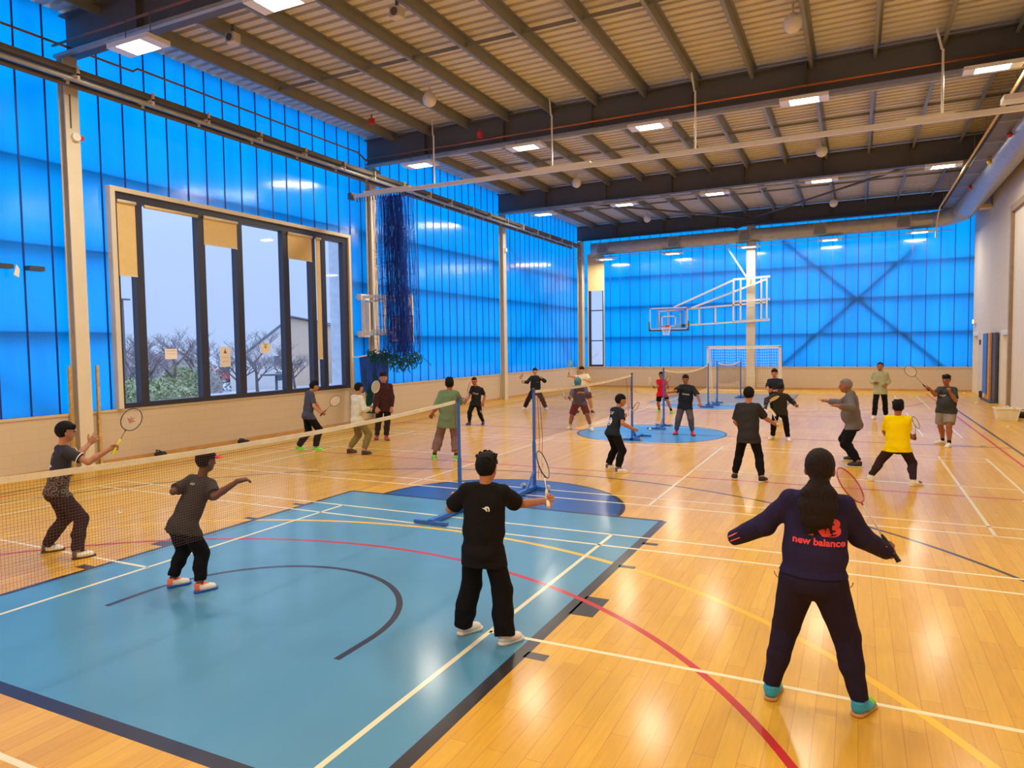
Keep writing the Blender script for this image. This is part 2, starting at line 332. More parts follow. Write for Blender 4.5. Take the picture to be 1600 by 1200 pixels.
# ---- steel columns and roof beams
def column(x,y,wx,wy,ztop,m='cream_paint',name='steel_column'):
    t=.022
    mb=MB()
    if wx>=wy: mb.box(x-wx/2,x+wx/2,y-wy/2,y-wy/2+t,0,ztop).box(x-wx/2,x+wx/2,y+wy/2-t,y+wy/2,0,ztop).box(x-t/2,x+t/2,y-wy/2+t,y+wy/2-t,0,ztop)
    else: mb.box(x-wx/2,x-wx/2+t,y-wy/2,y+wy/2,0,ztop).box(x+wx/2-t,x+wx/2,y-wy/2,y+wy/2,0,ztop).box(x-wx/2+t,x+wx/2-t,y-t/2,y+t/2,0,ztop)
    o=mb.build(name,m); return struct(o)
for y in (-3.0,5.70,14.66,23.35): column(XL+.12,y,.20,.26,7.6)
column(XL+.17,32.35,.26,.34,7.6,'cream_block')
column(.09,YF-.2,.38,.30,7.85)
for y in (5.8,14.7,23.3,32.3,-3.0):
    b=MB(); d0=.72
    def zt(x): return 8.36+(x-XL)*.004
    for zz0,zz1,wd in ((-.72,-.695,.28),(-.025,0,.28),(-.695,-.025,.016)):
        v=[(x,y+s*wd/2,zt(x)+z) for x in (XL,XR) for z in (zz0,zz1) for s in (-1,1)]
        b.add(v,[(0,1,3,2),(4,6,7,5),(0,4,5,1),(2,3,7,6),(0,2,6,4),(1,5,7,3)])
    for x in (-6.5,-4,-1.5,1,3.5,6,8.3):
        for s in (-1,1): b.box(x-.008,x+.008,y+min(s*.008,s*.13),y+max(s*.008,s*.13),zt(x)-.695,zt(x)-.025)
    struct(b.build('roof_beam','steel_grey'))
# ---- roof deck: trapezoidal sheet, ribs across the hall
ceil=MB();v=[];f=[];y=YB;P=.262;pro=[]
while y<YF+.3:
    pro+=[(y,ZD),(y+.155,ZD),(y+.166,ZD+.13),(y+.251,ZD+.13)]; y+=P
for (yy,z) in pro: v+=[(XL-.2,yy,z),(XR+.2,yy,z+.07)]
n=len(pro); v2=[(a,b,c+.02) for a,b,c in v]; 
f=[(2*i,2*i+1,2*i+3,2*i+2) for i in range(n-1)]+[(2*n+2*i+2,2*n+2*i+3,2*n+2*i+1,2*n+2*i) for i in range(n-1)]
ceil.add(v+v2,f); ceil=struct(ceil.build('ceiling','deck_metal'))
MB().box(XL-.4,XR+.4,YB-.4,YF+.5,ZD+.3,ZD+.4).build('roof_insulation','steel_grey',ceil)
for k in range(-6,8):
    x=-.1+1.25*k
    if x<XL+.2 or x>XR-.1: continue
    z=ZD-.005+(x-XL)*.004
    mb=MB()
    mb.box(x-.004,x+.004,YB,YF,z-.24,z).box(x-.07,x,YB,YF,z-.246,z-.24).box(x,x+.07,YB,YF,z-.006,z).box(x-.07,x-.064,YB,YF,z-.24,z-.22)
    mb.build('purlin','purlin_metal',ceil)
for y in (10.15,19.0,27.8,1.4):
    for k in range(-6,7):
        x=-.1+1.25*k
        MB().box(x+.01,x+1.24,y-.03,y+.03,ZD-.15+(x-XL)*.004,ZD-.14+(x-XL)*.004).box(x+.01,x+1.24,y-.03,y-.024,ZD-.22+(x-XL)*.004,ZD-.15+(x-XL)*.004).build('anti_sag_strut','purlin_metal',ceil)
# roof bracing rods in the far bay
for a,b in (((-6.3,23.6,7.95),(.0,32.0,8.0)),((6.7,23.6,7.95),(0.2,32.0,8.0))): MB().tube([a,b],.045,8).build('bracing_tube','steel_grey',ceil,smooth=True)
# ---- big window, left
wn=empty('window_1',(XL,10,DADO)); struct(wn); wc=(XL,10,DADO)
MB().box(XL-.06,XL+.10,WY0-.05,WY0+.05,DADO,WZ1+.05).box(XL-.06,XL+.10,WY1-.05,WY1+.05,DADO,WZ1+.05).box(XL-.06,XL+.10,WY0+.05,WY1-.05,WZ1-.04,WZ1+.05).build('window_trim','cream_paint',wn,loc=wc)
fx0,fx1=XL-.12,XL+.04
f1=MB().box(fx0,fx1,WY0+.05,WY0+.13,DADO,WZ1-.04).box(fx0,fx1,WY1-.24,WY1-.05,DADO,WZ1-.04).box(fx0,fx1,WY0+.13,WY1-.24,DADO,DADO+.10).box(fx0,fx1,WY0+.13,WY1-.24,WZ1-.20,WZ1-.04)
f1.build('window_frame','window_frame',wn,loc=wc)
MU=((6.98,7.16),(8.50,8.69),(9.57,9.76),(11.08,11.28),(12.10,12.27),(12.52,12.68))
for a,b in MU: MB().box(fx0,fx1,a,b,DADO+.10,WZ1-.20).build('mullion','window_frame',wn,loc=wc)
ed=[WY0+.13]+[t for m_ in MU for t in m_]+[WY1-.24]
for i in range(0,len(ed),2): MB().add([(XL-.045,ed[i],DADO+.10),(XL-.045,ed[i+1],DADO+.10),(XL-.045,ed[i+1],WZ1-.20),(XL-.045,ed[i],WZ1-.20)],[(0,1,2,3)]).build('window_pane','glass',wn,loc=wc)
bl=((ed[0]-.02,ed[1]+.02,3.74),(ed[4]-.03,ed[5]+.03,4.6),(ed[8]-.03,ed[9]+.03,4.56),(ed[10]+.02,ed[11]-.06,1.95))
LB=['roller blind pulled halfway down the leftmost pane of the big window','short roller blind over the third pane of the big window','short roller blind over the fifth pane of the big window','narrow long roller blind hanging between the dark mullions at right of the big window']
for (a,b,z),l in zip(bl,LB):
    c=(XL,(a+b)/2,WZ1-.2); e=empty('roller_blind',c,label='cream '+l,cat='blind',group='roller blinds on the big window')
    MB().box(XL+.045,XL+.050,a,b,z,WZ1-.22).build('blind_fabric','blind_fabric',e,loc=c)
    MB().box(XL+.038,XL+.058,a,b,z-.03,z).build('bottom_bar','cream_paint',e,loc=c)
    MB().tube([(XL+.07,a,WZ1-.22),(XL+.07,b,WZ1-.22)],.035,10).build('blind_roller','cream_paint',e,loc=c,smooth=True)
e=empty('roller_blind',(XL,7.8,WZ1-.2),label='fully rolled up blind along the top of the widest window pane',cat='blind',group='roller blinds on the big window')
MB().tube([(XL+.07,7.2,WZ1-.24),(XL+.07,8.48,WZ1-.24)],.035,10).build('blind_roller','blind_fabric',e,loc=(XL,7.8,WZ1-.2),smooth=True)
# paper notices on the panes
mat('paper',s2l(240,236,236),.8,var=(3,.02)); mat('print_brown',s2l(160,96,60),.8); mat('print_yellow',s2l(226,196,30),.8); mat('print_black',s2l(30,30,30),.8); mat('print_pink',s2l(224,150,150),.8)
def notice(y0,y1,z0,z1,label,marks):
    c=(XL-.03,(y0+y1)/2,(z0+z1)/2); e=empty('paper_notice',c,label=label,cat='notice',group='paper notices on the window')
    MB().box(XL-.037,XL-.034,y0,y1,z0,z1).build('paper_sheet','paper',e,loc=c)
    for m_,poly in marks: MB().extr([(a*(y1-y0)/2,b*(z1-z0)/2) for a,b in poly],(XL-.034,c[1],c[2]),(0,1,0),(0,0,1),(1,0,0),.001).build('printed_mark',m_,e,loc=c)
notice(7.62,7.92,2.03,2.25,'landscape white paper notice on the widest window pane',[('print_pink',[(-.8,.55),(.8,.55),(.8,.65),(-.8,.65)]),('print_pink',[(-.7,0),(.7,0),(.7,.08),(-.7,.08)])])
notice(9.06,9.36,1.82,2.28,'tall portrait paper notice with a small brown figure',[('print_brown',[(-.35,.35),(.35,.35),(.12,.6),(0,.88),(-.12,.6)]),('print_pink',[(-.6,-.1),(.6,-.1),(.6,-.05),(-.6,-.05)]),('print_pink',[(-.6,-.5),(.6,-.5),(.6,-.45),(-.6,-.45)])])
notice(10.30,10.62,2.12,2.36,'white paper notice with a yellow and black eye shaped mark',[('print_yellow',[(-.4,.3),(0,.75),(.4,.3),(0,-.15)]),('print_black',[(-.12,.3),(0,.45),(.12,.3),(0,.15)]),('print_black',[(-.5,.75),(.5,.75),(.5,.82),(-.5,.82)])])
# narrow window on the back wall
nw=empty('window_2',((NX0+NX1)/2,YF,DADO)); struct(nw); nc=((NX0+NX1)/2,YF,DADO)
MB().box(NX0,NX0+.04,YF-.02,YF+.1,DADO,NZ1).box(NX1-.04,NX1,YF-.02,YF+.1,DADO,NZ1).box(NX0+.04,NX1-.04,YF-.02,YF+.1,NZ1-.04,NZ1).build('window_trim','cream_paint',nw,loc=nc)
q=MB().box(NX0+.04,NX0+.16,YF,YF+.1,DADO,NZ1-.04).box(NX1-.10,NX1-.04,YF,YF+.1,DADO,NZ1-.04)
for z in (DADO,2.40,3.98): q.box(NX0+.16,NX1-.10,YF,YF+.1,z,z+(.10 if z==DADO else .05))
q.build('window_frame','window_frame',nw,loc=nc)
for a,b in ((DADO+.1,2.40),(2.45,3.98),(4.03,NZ1-.04)): MB().add([(NX0+.16,YF+.05,a),(NX1-.10,YF+.05,a),(NX1-.10,YF+.05,b),(NX0+.16,YF+.05,b)],[(0,1,2,3)]).build('window_pane','glass',nw,loc=nc)
e=empty('roller_blind',(nc[0],YF-.03,NZ1),label='cream roller blind over the top of the narrow corner window',cat='blind')
MB().box(NX0+.03,NX1-.03,YF-.045,YF-.04,5.03,NZ1-.05).build('blind_fabric','blind_fabric',e,loc=(nc[0],YF-.03,NZ1))
MB().tube([(NX0+.03,YF-.07,NZ1-.05),(NX1-.03,YF-.07,NZ1-.05)],.04,10).build('blind_roller','cream_paint',e,loc=(nc[0],YF-.03,NZ1),smooth=True)
# ---- outside: ground, trees, buildings
mat('tarmac',s2l(150,152,156),.9,var=(.3,.15)); mat('bark',s2l(98,88,88),.9); mat('twig',s2l(128,116,118),.9); mat('hedge',s2l(146,150,112),.9,var=(2,.3)); mat('hedge_brown',s2l(146,138,130),.9,var=(2,.3))
mat('house_wall',s2l(214,204,198),.8,var=(1,.04)); mat('house_brick',s2l(206,176,150),.8,var=(3,.06)); mat('roof_slate',s2l(110,112,122),.7); mat('pane_dark',s2l(70,80,100),.2); mat('far_white',s2l(226,230,238),.6); mat('car_red',s2l(170,50,60),.3,coat=1); mat('car_silver',s2l(190,196,206),.3,coat=1)
struct(MB().box(-160,XL-.35,-60,140,-1.3,-.6).build('ground','tarmac')); struct(MB().box(XL-.35,60,YF+.4,140,-1.3,-.6).build('ground','tarmac'))
def tree(x,y,h,sp,label,seed,base=-.6):
    R=random.Random(seed); e=empty('bare_tree',(x,y,base),label=label,cat='tree',group='bare trees outside the big window')
    tr=MB(); tw=MB()
    def grow(p,d,L,r,lv,mb):
        pts=[p];dd=d.copy()
        for i in range(4):
            dd=(dd+Vector((R.uniform(-1,1),R.uniform(-1,1),R.uniform(-.3,.7)))*.16).normalized(); pts.append(pts[-1]+dd*L/4)
        mb.tube(pts,[r*(1-.12*i) for i in range(5)],5 if lv<2 else 3)
        if lv<4:
            for k in range(5 if lv<3 else 4):
                t=R.uniform(.35,1); i=min(3,int(t*4)); q=pts[i].lerp(pts[i+1],t*4-i)
                a=R.uniform(0,2*PI); side=Vector((math.cos(a),math.sin(a),R.uniform(.1,.8)))
                grow(q,(dd*.6+side*sp).normalized(),L*R.uniform(.5,.72),r*.5,lv+1,tw if lv>=1 else mb)
    grow(Vector((x,y,base)),Vector((0,0,1)),h*.42,h*.022,0,tr)
    tr.build('trunk','bark',e,loc=(x,y,base),smooth=True); tw.build('twigs','twig',e,loc=(x,y,base))
def bush(x,y,rx,rz,label,m,seed):
    R=random.Random(seed); mb=MB(); c=(x,y,-.6)
    for i in range(3200):
        a=R.uniform(0,2*PI);u=R.uniform(0,1);rr=rx*(1-.25*R.random()**2)
        t=math.acos(1-u); p=Vector((x+rr*math.sin(t)*math.cos(a),y+rr*math.sin(t)*math.sin(a),-.6+rz*math.cos(t)*(1-.2*R.random())))
        s=.05+.06*R.random(); d1=Vector((R.uniform(-1,1),R.uniform(-1,1),R.uniform(-1,1))).normalized(); d2=d1.cross(Vector((R.uniform(-1,1),1,R.uniform(-1,1)))).normalized()
        mb.add([p-d1*s,p+d2*s*.5,p+d1*s,p-d2*s*.5],[(0,1,2,3)])
    mb.sphere((x,y,-.6),1,12,8,(rx*.88,rx*.88,rz*.88))
    return tag(mb.build('hedge_bush',m,loc=c),label,'bush','bushes outside the big window')
# ---- outside objects seen through the windows
for i,(x,y,h,l) in enumerate([(-27,20.8,4.6,'leafless tree at the left edge of the window view'),(-30,24.8,5.2,'thin leafless tree rising behind the landscape paper notice'),(-34,29.5,5.4,'broad leafless tree in the third window pane'),(-27,27.9,5.0,'dark leafless tree in front of the pale gabled house'),(-29,32.4,4.6,'twiggy leafless tree against the brick gable'),(-40,27.0,5.6,'distant leafless tree on the skyline left of the house'),(-31,22.6,4.8,'leafless tree in the left half of the widest pane'),(-35,27.2,5.6,'slender leafless tree behind the second dark mullion'),(-26,25.6,4.9,'leafless tree in front of the tall portrait notice'),(-31,35.2,4.4,'small leafless tree beside the brick side of the house')]):
    tree(x,y,h,1.0,l,40+i)
for i,(x,y,rx,rz,m,l) in enumerate([(-22,16.6,1.5,1.7,'hedge','green bush low in the leftmost pane of the big window'),(-24,19.5,1.8,1.6,'hedge','green bush low in the widest window pane'),(-31,25.9,1.5,1.9,'hedge','tall yellow green bush beside the second dark mullion'),(-34,23.2,3.6,3.0,'hedge_brown','wide brown thicket filling the widest window pane'),(-36,29.5,3.4,2.9,'hedge_brown','brown thicket behind the tall portrait notice')]):
    bush(x,y,rx,rz,l,m,i)
e=empty('house',(-34,38,-.6),label='pale house with a sloping gable and brick side beyond the trees',cat='building')
c=(-34,38,-.6)
MB().extr([(32.2,-.6),(38,-.6),(38,4.6),(32.2,1.2)],(-34,0,0),(0,1,0),(0,0,1),(-.5,.87,0),7).build('wall','house_wall',e,loc=c)
MB().extr([(38.02,-.6),(42.6,-.6),(42.6,4.1),(38.02,4.6)],(-34,0,0),(0,1,0),(0,0,1),(-.5,.87,0),7).build('wall','house_brick',e,loc=c)
MB().extr([(32.0,1.1),(38,4.62),(42.8,4.12),(42.8,4.22),(38,4.74),(32.0,1.25)],(-33.8,0,0),(0,1,0),(0,0,1),(-.5,.87,0),7.2).build('roof','roof_slate',e,loc=c)
for y,z in ((36.6,1.0),(36.7,-.2)):
    f_=MB().box(-34.02,-33.98,y-.4,y+.4,z,z+.8).build('window','far_white',e,loc=c); MB().box(-33.98,-33.96,y-.32,y+.32,z+.08,z+.72).build('pane','pane_dark',f_,loc=c)
e=empty('house',(-32,45.6,-.6),label='low slate roofed house at the right end of the window view',cat='building'); c=(-32,45.6,-.6)
MB().box(-38,-32,43.2,48,-.6,1.9).build('wall','house_brick',e,loc=c); MB().extr([(43.0,1.8),(48.2,1.8),(46.8,3.2),(44.2,3.2)],(-31.8,0,0),(0,1,0),(0,0,1),(-1,0,0),6.4).build('roof','roof_slate',e,loc=c)
tag(MB().box(-9.7,-9.2,14.15,14.65,-.6,8.4).build('outside_pillar','far_white',loc=(-9.45,14.4,-.6)),'pale pillar just outside the right pane of the big window','pillar')
e=empty('street_lamp',(-30,21.72,-.6),label='thin street lamp outside the leftmost pane of the big window',cat='lamp post'); c=(-30,21.72,-.6)
MB().tube([(-30,21.72,-.6),(-30,21.72,4.9)],[.07,.045],8).build('pole','steel_grey',e,loc=c); MB().box(-30.1,-29.9,21.5,22.1,4.9,4.98).build('lamp_head','steel_grey',e,loc=c)
e=empty('shelter',(-20,22.3,-.6),label='flat topped grey shelter outside below the yellow marked notice',cat='shelter'); c=(-20,22.3,-.6)
MB().box(-20.3,-19.7,21.6,23.1,.98,1.06).build('canopy','steel_grey',e,loc=c); MB().tube([(-20,22.3,-.6),(-20,22.3,.98)],.06,8).build('post','steel_grey',e,loc=c)
for (x,y,m,l) in ((-45,36.6,'car_silver','silver car parked beyond the bushes outside'),(-45,41.4,'car_red','dark red car parked outside behind the third window pane')):
    e=empty('car',(x,y,-.6),label=l,cat='car',group='cars parked outside'); c=(x,y,-.6)
    MB().extr([(-2,.25),(2,.25),(2.05,.75),(1.2,.85),(.7,1.35),(-1.1,1.38),(-1.8,.9),(-2.05,.8)],(x+.85,y,-.6),(0,1,0),(0,0,1),(-1,0,0),1.7).build('car_body',m,e,loc=c,bevel=.06)
    MB().extr([(1.1,.88),(.66,1.28),(-1.0,1.3),(-1.6,.92)],(x+.87,y,-.6),(0,1,0),(0,0,1),(-1,0,0),1.74).build('car_windows','pane_dark',e,loc=c)
    for a in (-1.25,1.25): MB().tube([(x-.88,y+a,-.28),(x+.88,y+a,-.28)],.32,14).build('wheel','dark_rubber',e,loc=c)
e=empty('house',(-16,56,-.6),label='pale low building outside the narrow corner window',cat='building'); c=(-16,56,-.6)
MB().box(-20,-12,54,60,-.6,2.2).build('wall','house_wall',e,loc=c); MB().box(-17.4,-17.0,53.96,54,.2,1.6).build('window','pane_dark',e,loc=c)
tree(-13.4,45,4.6,1,'leafless tree outside the narrow corner window',91)
# ---- ceiling lamps
MAT_L=bpy.data.materials.new('lamp_diffuser'); MAT_L.use_nodes=True; _n=MAT_L.node_tree.nodes['Principled BSDF']; _n.inputs['Base Color'].default_value=(.9,.9,.88,1); _n.inputs['Emission Color'].default_value=(1,.93,.82,1); _n.inputs['Emission Strength'].default_value=LAMP_EMIT; MAT['lamp']=MAT_L
ROWT={5.25:'front roof beam nearest the camera',14.2:'second roof beam',22.8:'third roof beam',31.45:'end wall duct'}
COLT=['leftmost','second from left','middle','second from right','rightmost']
def lamp(x,y,z,label,row):
    c=(x,y,z)
    e=empty('ceiling_light',c,label=label,cat='ceiling light',group='rectangular ceiling lights')
    L_,W_=.98,.42
    # shallow housing: four sides, a top and white end plates; the diffuser sits inside
    MB().box(x-L_/2,x+L_/2,y-W_/2,y+W_/2,z+.06,z+.075).box(x-L_/2,x+L_/2,y-W_/2,y-W_/2+.015,z,z+.06).box(x-L_/2,x+L_/2,y+W_/2-.015,y+W_/2,z,z+.06).box(x-L_/2,x-L_/2+.2,y-W_/2+.015,y+W_/2-.015,z,z+.06).box(x+L_/2-.2,x+L_/2,y-W_/2+.015,y+W_/2-.015,z,z+.06).build('lamp_housing','white_gloss',e,loc=c)
    MB().box(x-L_/2+.21,x+L_/2-.21,y-W_/2+.03,y+W_/2-.03,z+.012,z+.05).build('lamp_diffuser','lamp',e,loc=c)
    top=7.6 if y<30 else 7.1
    for s in (-1,1): MB().tube([(x+s*.3,y,z+.07),(x+s*.3,y,top+.05)],.008,6).build('hanger','steel_grey',e,loc=c)
    l=bpy.data.lights.new('ceiling_lamp','AREA'); l.shape='RECTANGLE'; l.size=.62; l.size_y=.34; l.energy=LAMP_W; l.color=LAMP_COL; l.spread=PI
    lo=bpy.data.objects.new('ceiling_lamp',l); COL.objects.link(lo); lo.location=(0,0,-.012); lo.parent=e
for y,z0 in ((5.25,7.10),(14.2,7.26),(22.8,7.28),(31.45,6.47)):
    for i,x in enumerate((-6.4,-3.15,.1,3.5,6.9)):
        xx=x+(.5 if y==5.25 and i==0 else (.27 if y==5.25 and i==1 else 0))
        if y==31.45 and i==0: xx=-6.75
        if y==31.45 and i==1: xx=-3.4
        lab='%s of the ceiling lights along the %s'%(COLT[i],ROWT[y]) 
        lamp(xx,y,z0+(xx+6.4)*.016,lab,y)
for i,x in enumerate((-6.4,-3.15,.1,3.5,6.9)): lamp(x,-3.4,7.2,'%s of the ceiling lights behind the camera'%COLT[i],0)
# ---- globe sensors hanging from the deck
for x,y,r,l in ((-4.6,11.9,.17,'white globe hanging above the net post, left of centre in the front roof bay'),(-4.6,21.7,.17,'white globe in the middle roof bay over the left side'),(-4.3,30.2,.17,'small distant white globe over the left side of the far bay'),(3.45,11.7,.17,'largest white globe near the top right of the photo'),(3.55,21.5,.17,'white globe in the middle roof bay over the right side'),(3.65,30.6,.17,'small distant white globe over the right side of the far bay')):
    e=empty('globe_lamp',(x,y,8.2),label=l,cat='globe lamp',group='white globes hanging from the roof'); c=(x,y,8.2)
    MB().sphere((x,y,8.08),r,20,14).build('globe','white_gloss',e,smooth=True,loc=c); MB().tube([(x,y,8.2),(x,y,8.44)],.02,8).tube([(x,y,8.22),(x,y,8.27)],.06,12).build('stem','cream_paint',e,loc=c)
# small detectors and sounders on the roof steel
mat('red_plastic',s2l(206,50,42),.4)
for x,y,z,l in ((-6.9,12.7,8.12,'round red alarm sounder under the roof near the left wall'),(-4.55,14.3,7.85,'small red sounder on the face of the second roof beam')):
    tag(MB().tube([(x,y,z-.05),(x,y,z+.08)],[.085,.085],16).tube([(x,y,z+.08),(x,y,z+.2)],.02,6).build('alarm_sounder','red_plastic',loc=(x,y,z),smooth=False),l,'alarm')
for x,y,l in ((-6.0,7.3,'small white loudspeaker box on a purlin near the front left lights'),(-2.7,7.9,'white loudspeaker box on a purlin at the top centre'),(4.35,15.5,'small grey box beside the fourth light of the second row')):
    e=empty('speaker_box',(x,y,8.0),label=l,cat='speaker'); MB().box(x-.11,x+.11,y-.09,y+.09,7.95,8.13).build('speaker_case','cream_paint',e,loc=(x,y,8.0),bevel=.015); MB().tube([(x,y-.09,8.04),(x,y-.1,8.04)],.07,14).build('speaker_grille','steel_grey',e,loc=(x,y,8.0)); MB().box(x-.02,x+.02,y-.02,y+.02,8.13,8.3).build('bracket','steel_grey',e,loc=(x,y,8.0))
# ---- cable trays along the left wall
e=empty('cable_tray',(XL+.55,YB,7.0),label='long twin cable tray running along the left blue wall',cat='cable tray'); c=(XL+.55,YB,7.0)
y0,y1=YB+.1,30.1
m=MB()
for x in (XL+.50,XL+.82): m.box(x-.13,x+.13,y0,y1,7.04,7.055).box(x-.13,x-.12,y0,y1,7.055,7.13).box(x+.12,x+.13,y0,y1,7.055,7.13)
m.build('tray','tray_metal',e,loc=c)
m=MB()
for k,x in enumerate((XL+.42,XL+.50,XL+.58,XL+.75,XL+.88)): m.tube([(x,y0,7.085),(x,10,7.08),(x,y1,7.085)],.02+.006*(k%2),6)
m.build('cables','steel_dark',e,loc=c)
MB().tube([(XL+.82,y0,6.98),(XL+.82,y1,6.98)],.045,10).build('conduit_pipe','galvanised',e,loc=c,smooth=True)
MB().tube([(XL+.54,y0,6.97),(XL+.54,y1,6.97)],.05,10).build('conduit_pipe','tray_metal',e,loc=c,smooth=True)
yy=-4.2
while yy<30:
    MB().box(XL+.34,XL+1.0,yy-.02,yy+.02,7.0,7.035).box(XL+.96,XL+1.0,yy-.02,yy+.02,6.93,7.16).box(XL+.66,XL+.70,yy-.02,yy+.02,6.92,7.0).build('tray_bracket','cream_paint',e,loc=c)
    yy+=1.45 if int(yy*10)%2 else 1.3
# thin orange pipe above it
tag(MB().tube([(XL+.3,YB,7.68),(XL+.3,6.9,7.72),(XL+.3,7.0,7.80),(XL+.3,13.9,7.80),(XL+.36,14.2,7.62)],.022,8).build('sprinkler_pipe','copper_pipe',loc=(XL+.3,5,7.7),smooth=True),'thin copper coloured pipe running above the left cable tray','pipe')
for y,z,l in ((14.25,7.78,'thin copper pipe along the second roof beam'),(5.35,7.74,'thin copper pipe along the front roof beam')): tag(MB().tube([(XL+.3,y,z-.1),(XR-.6,y,z+.02)],.022,8).build('sprinkler_pipe','copper_pipe',loc=(0,y,z),smooth=True),l,'pipe')
for y in (5.45,14.35,22.95): tag(MB().box(XL+.2,XR-.9,y-.04,y+.04,7.47,7.53).build('lighting_rail','galvanised',loc=(0,y,7.5)),'grey lighting rail below the %s roof beam'%{5.45:'front',14.35:'second',22.95:'third'}[y],'rail')
tag(MB().tube([(XL+.1,31.6,6.62),(XR-.9,31.6,6.72)],.018,6).build('lighting_rail','galvanised',loc=(0,31.6,6.65)),'thin suspension wire across the far wall behind the lights','rail')
tag(MB().bar((XL+.3,32.1,7.62),(-.9,32.1,7.72),.08,.10).bar((-.9,32.1,7.72),(-.5,32.1,7.60),.08,.08).bar((-.5,32.1,7.60),(-.1,32.1,7.76),.08,.08).bar((-.1,32.1,7.76),(XR-1.3,32.1,7.80),.08,.10).build('blind_rail','steel_dark',loc=(0,32.1,7.7)),'dark horizontal rail with a notch high on the far blue wall','rail')
# ---- ducts
def spiral_duct(p0,p1,r,name='duct_body'):
    a=Vector(p0);b=Vector(p1);L_=(b-a).length;n=int(L_/.09);pts=[];rs=[]
    for i in range(n+1): pts.append(a.lerp(b,i/n)); rs.append(r+(.006 if i%3==0 else 0))
    return MB().tube(pts,rs,28)
e=empty('air_duct',(0,31.5,7.1),label='round galvanised duct with square grilles along the top of the far wall',cat='duct'); c=(0,31.5,7.1)
spiral_duct((-7.5,31.5,7.02),(7.4,31.5,7.18),.31).build('duct_body','galvanised',e,loc=c,smooth=True)
for x in (-6.85,-3.3,-.05,3.1,6.3):
    z=7.02+(x+7.5)*.0107
    g=MB().box(x-.26,x+.26,31.14,31.24,z-.27,z+.27).build('grille_box','galvanised',e,loc=c)
    m=MB()
    for k in range(9): m.box(x-.22,x+.22,31.125,31.139,z-.22+k*.05,z-.20+k*.05)
    m.build('louvres','steel_grey',g,loc=c)
    m=MB().tube([(x+.6,31.5,z+.3),(x+.6,31.5,8.42)],.008,6); m.build('hanger_rod','steel_grey',e,loc=c)
e=empty('air_duct',(8.45,20,7.55),label='wide silver duct running along the top of the right wall',cat='duct'); c=(8.45,20,7.55)
spiral_duct((8.42,YB+.2,7.72),(8.42,30.3,7.42),.40).build('duct_body','galvanised',e,loc=c,smooth=True)
MB().tube([(8.42,30.3,7.42),(8.38,31.0,7.37),(8.1,31.35,7.28),(7.7,31.5,7.2),(7.35,31.5,7.18)],[.40,.40,.37,.34,.32],24).build('duct_elbow','galvanised',e,loc=c,smooth=True)
for y in (2,8,14,20,26): MB().tube([(8.42,y,8.0),(8.42,y,8.45)],.012,6).build('hanger_rod','steel_grey',e,loc=c)
MB().box(8.62,8.98,28.4,28.9,7.02,7.14).build('duct_bracket','blind_fabric',e,loc=c)
e=empty('cable_tray',(7.65,15,7.4),label='wide dark cable ladder hung beside the right hand duct',cat='cable tray'); c=(7.65,15,7.4)
MB().box(7.35,7.37,YB+.2,30.2,7.42,7.54).box(7.90,7.92,YB+.2,30.2,7.42,7.54).box(7.37,7.90,YB+.2,30.2,7.46,7.47).build('tray','tray_metal',e,loc=c)
m=MB()
for k in range(6): x=7.43+k*.085; m.tube([(x,YB+.2,7.49),(x,12,7.49),(x,30.2,7.49)],.024,6)
m.build('cables','steel_dark',e,loc=c)
for y in range(-4,31,2): MB().box(7.33,7.94,y-.02,y+.02,7.40,7.42).tube([(7.36,y,7.42),(7.36,y,8.2)],.007,5).tube([(7.91,y,7.42),(7.91,y,8.2)],.007,5).build('tray_bracket','galvanised',e,loc=c)
MB().tube([(7.2,YB+.2,7.36),(7.2,29.6,7.36),(7.22,30.9,7.0),(7.22,31.2,6.4)],.03,10).build('conduit_pipe','blind_fabric',e,loc=c,smooth=True); e.location.x+=.24
mat('yellow_plastic',s2l(232,200,30),.4)
for y,m_,l in ((15.5,'red_plastic','red ball shaped valve cap nearest the camera beside the right duct'),(19.2,'red_plastic','red valve cap between the right duct and the cable ladder'),(22.2,'yellow_plastic','yellow valve cap beside the right duct'),(26.0,'red_plastic','small red valve cap at the far end of the right duct')):
    e=empty('valve_cap',(8.0,y,7.42),label=l,cat='valve',group='coloured caps beside the right duct'); MB().sphere((8.0,y,7.36),.07,12,8).build('cap',m_,e,smooth=True,loc=(8.0,y,7.42)); MB().tube([(8.0,y,7.40),(8.0,y,8.4)],.012,6).build('rod','steel_grey',e,loc=(8.0,y,7.42))
# ---- white curtain track across the hall
e=empty('curtain_track',(0,13.4,6.45),label='white curtain track hung across the whole hall',cat='curtain track'); c=(0,13.4,6.45)
MB().box(XL+.45,XR-.35,13.36,13.44,6.40,6.50).box(-7.7,-6.2,13.30,13.5,6.5,6.53).box(-2.6,-1.1,13.30,13.5,6.5,6.53).box(5.4,6.2,13.3,13.5,6.5,6.53).build('rail','white_gloss',e,loc=c)
for x in (-5.45,-2.09,1.33,6.0): MB().tube([(x,13.4,6.5),(x,13.4,7.75)],.022,8).bar((x-.02,13.4,7.75),(x-.1,13.5,8.2),.03,.03).build('hanger_rod','white_gloss',e,loc=c)
MB().box(XL+.36,XL+.5,13.3,13.5,6.36,6.54).build('end_bracket','steel_grey',e,loc=c)
tag(MB().box(6.95,8.5,13.2,13.55,6.58,6.68).build('light_strip','white_gloss',loc=(7.6,13.4,6.6)),'white box on the curtain track at the right edge','box')
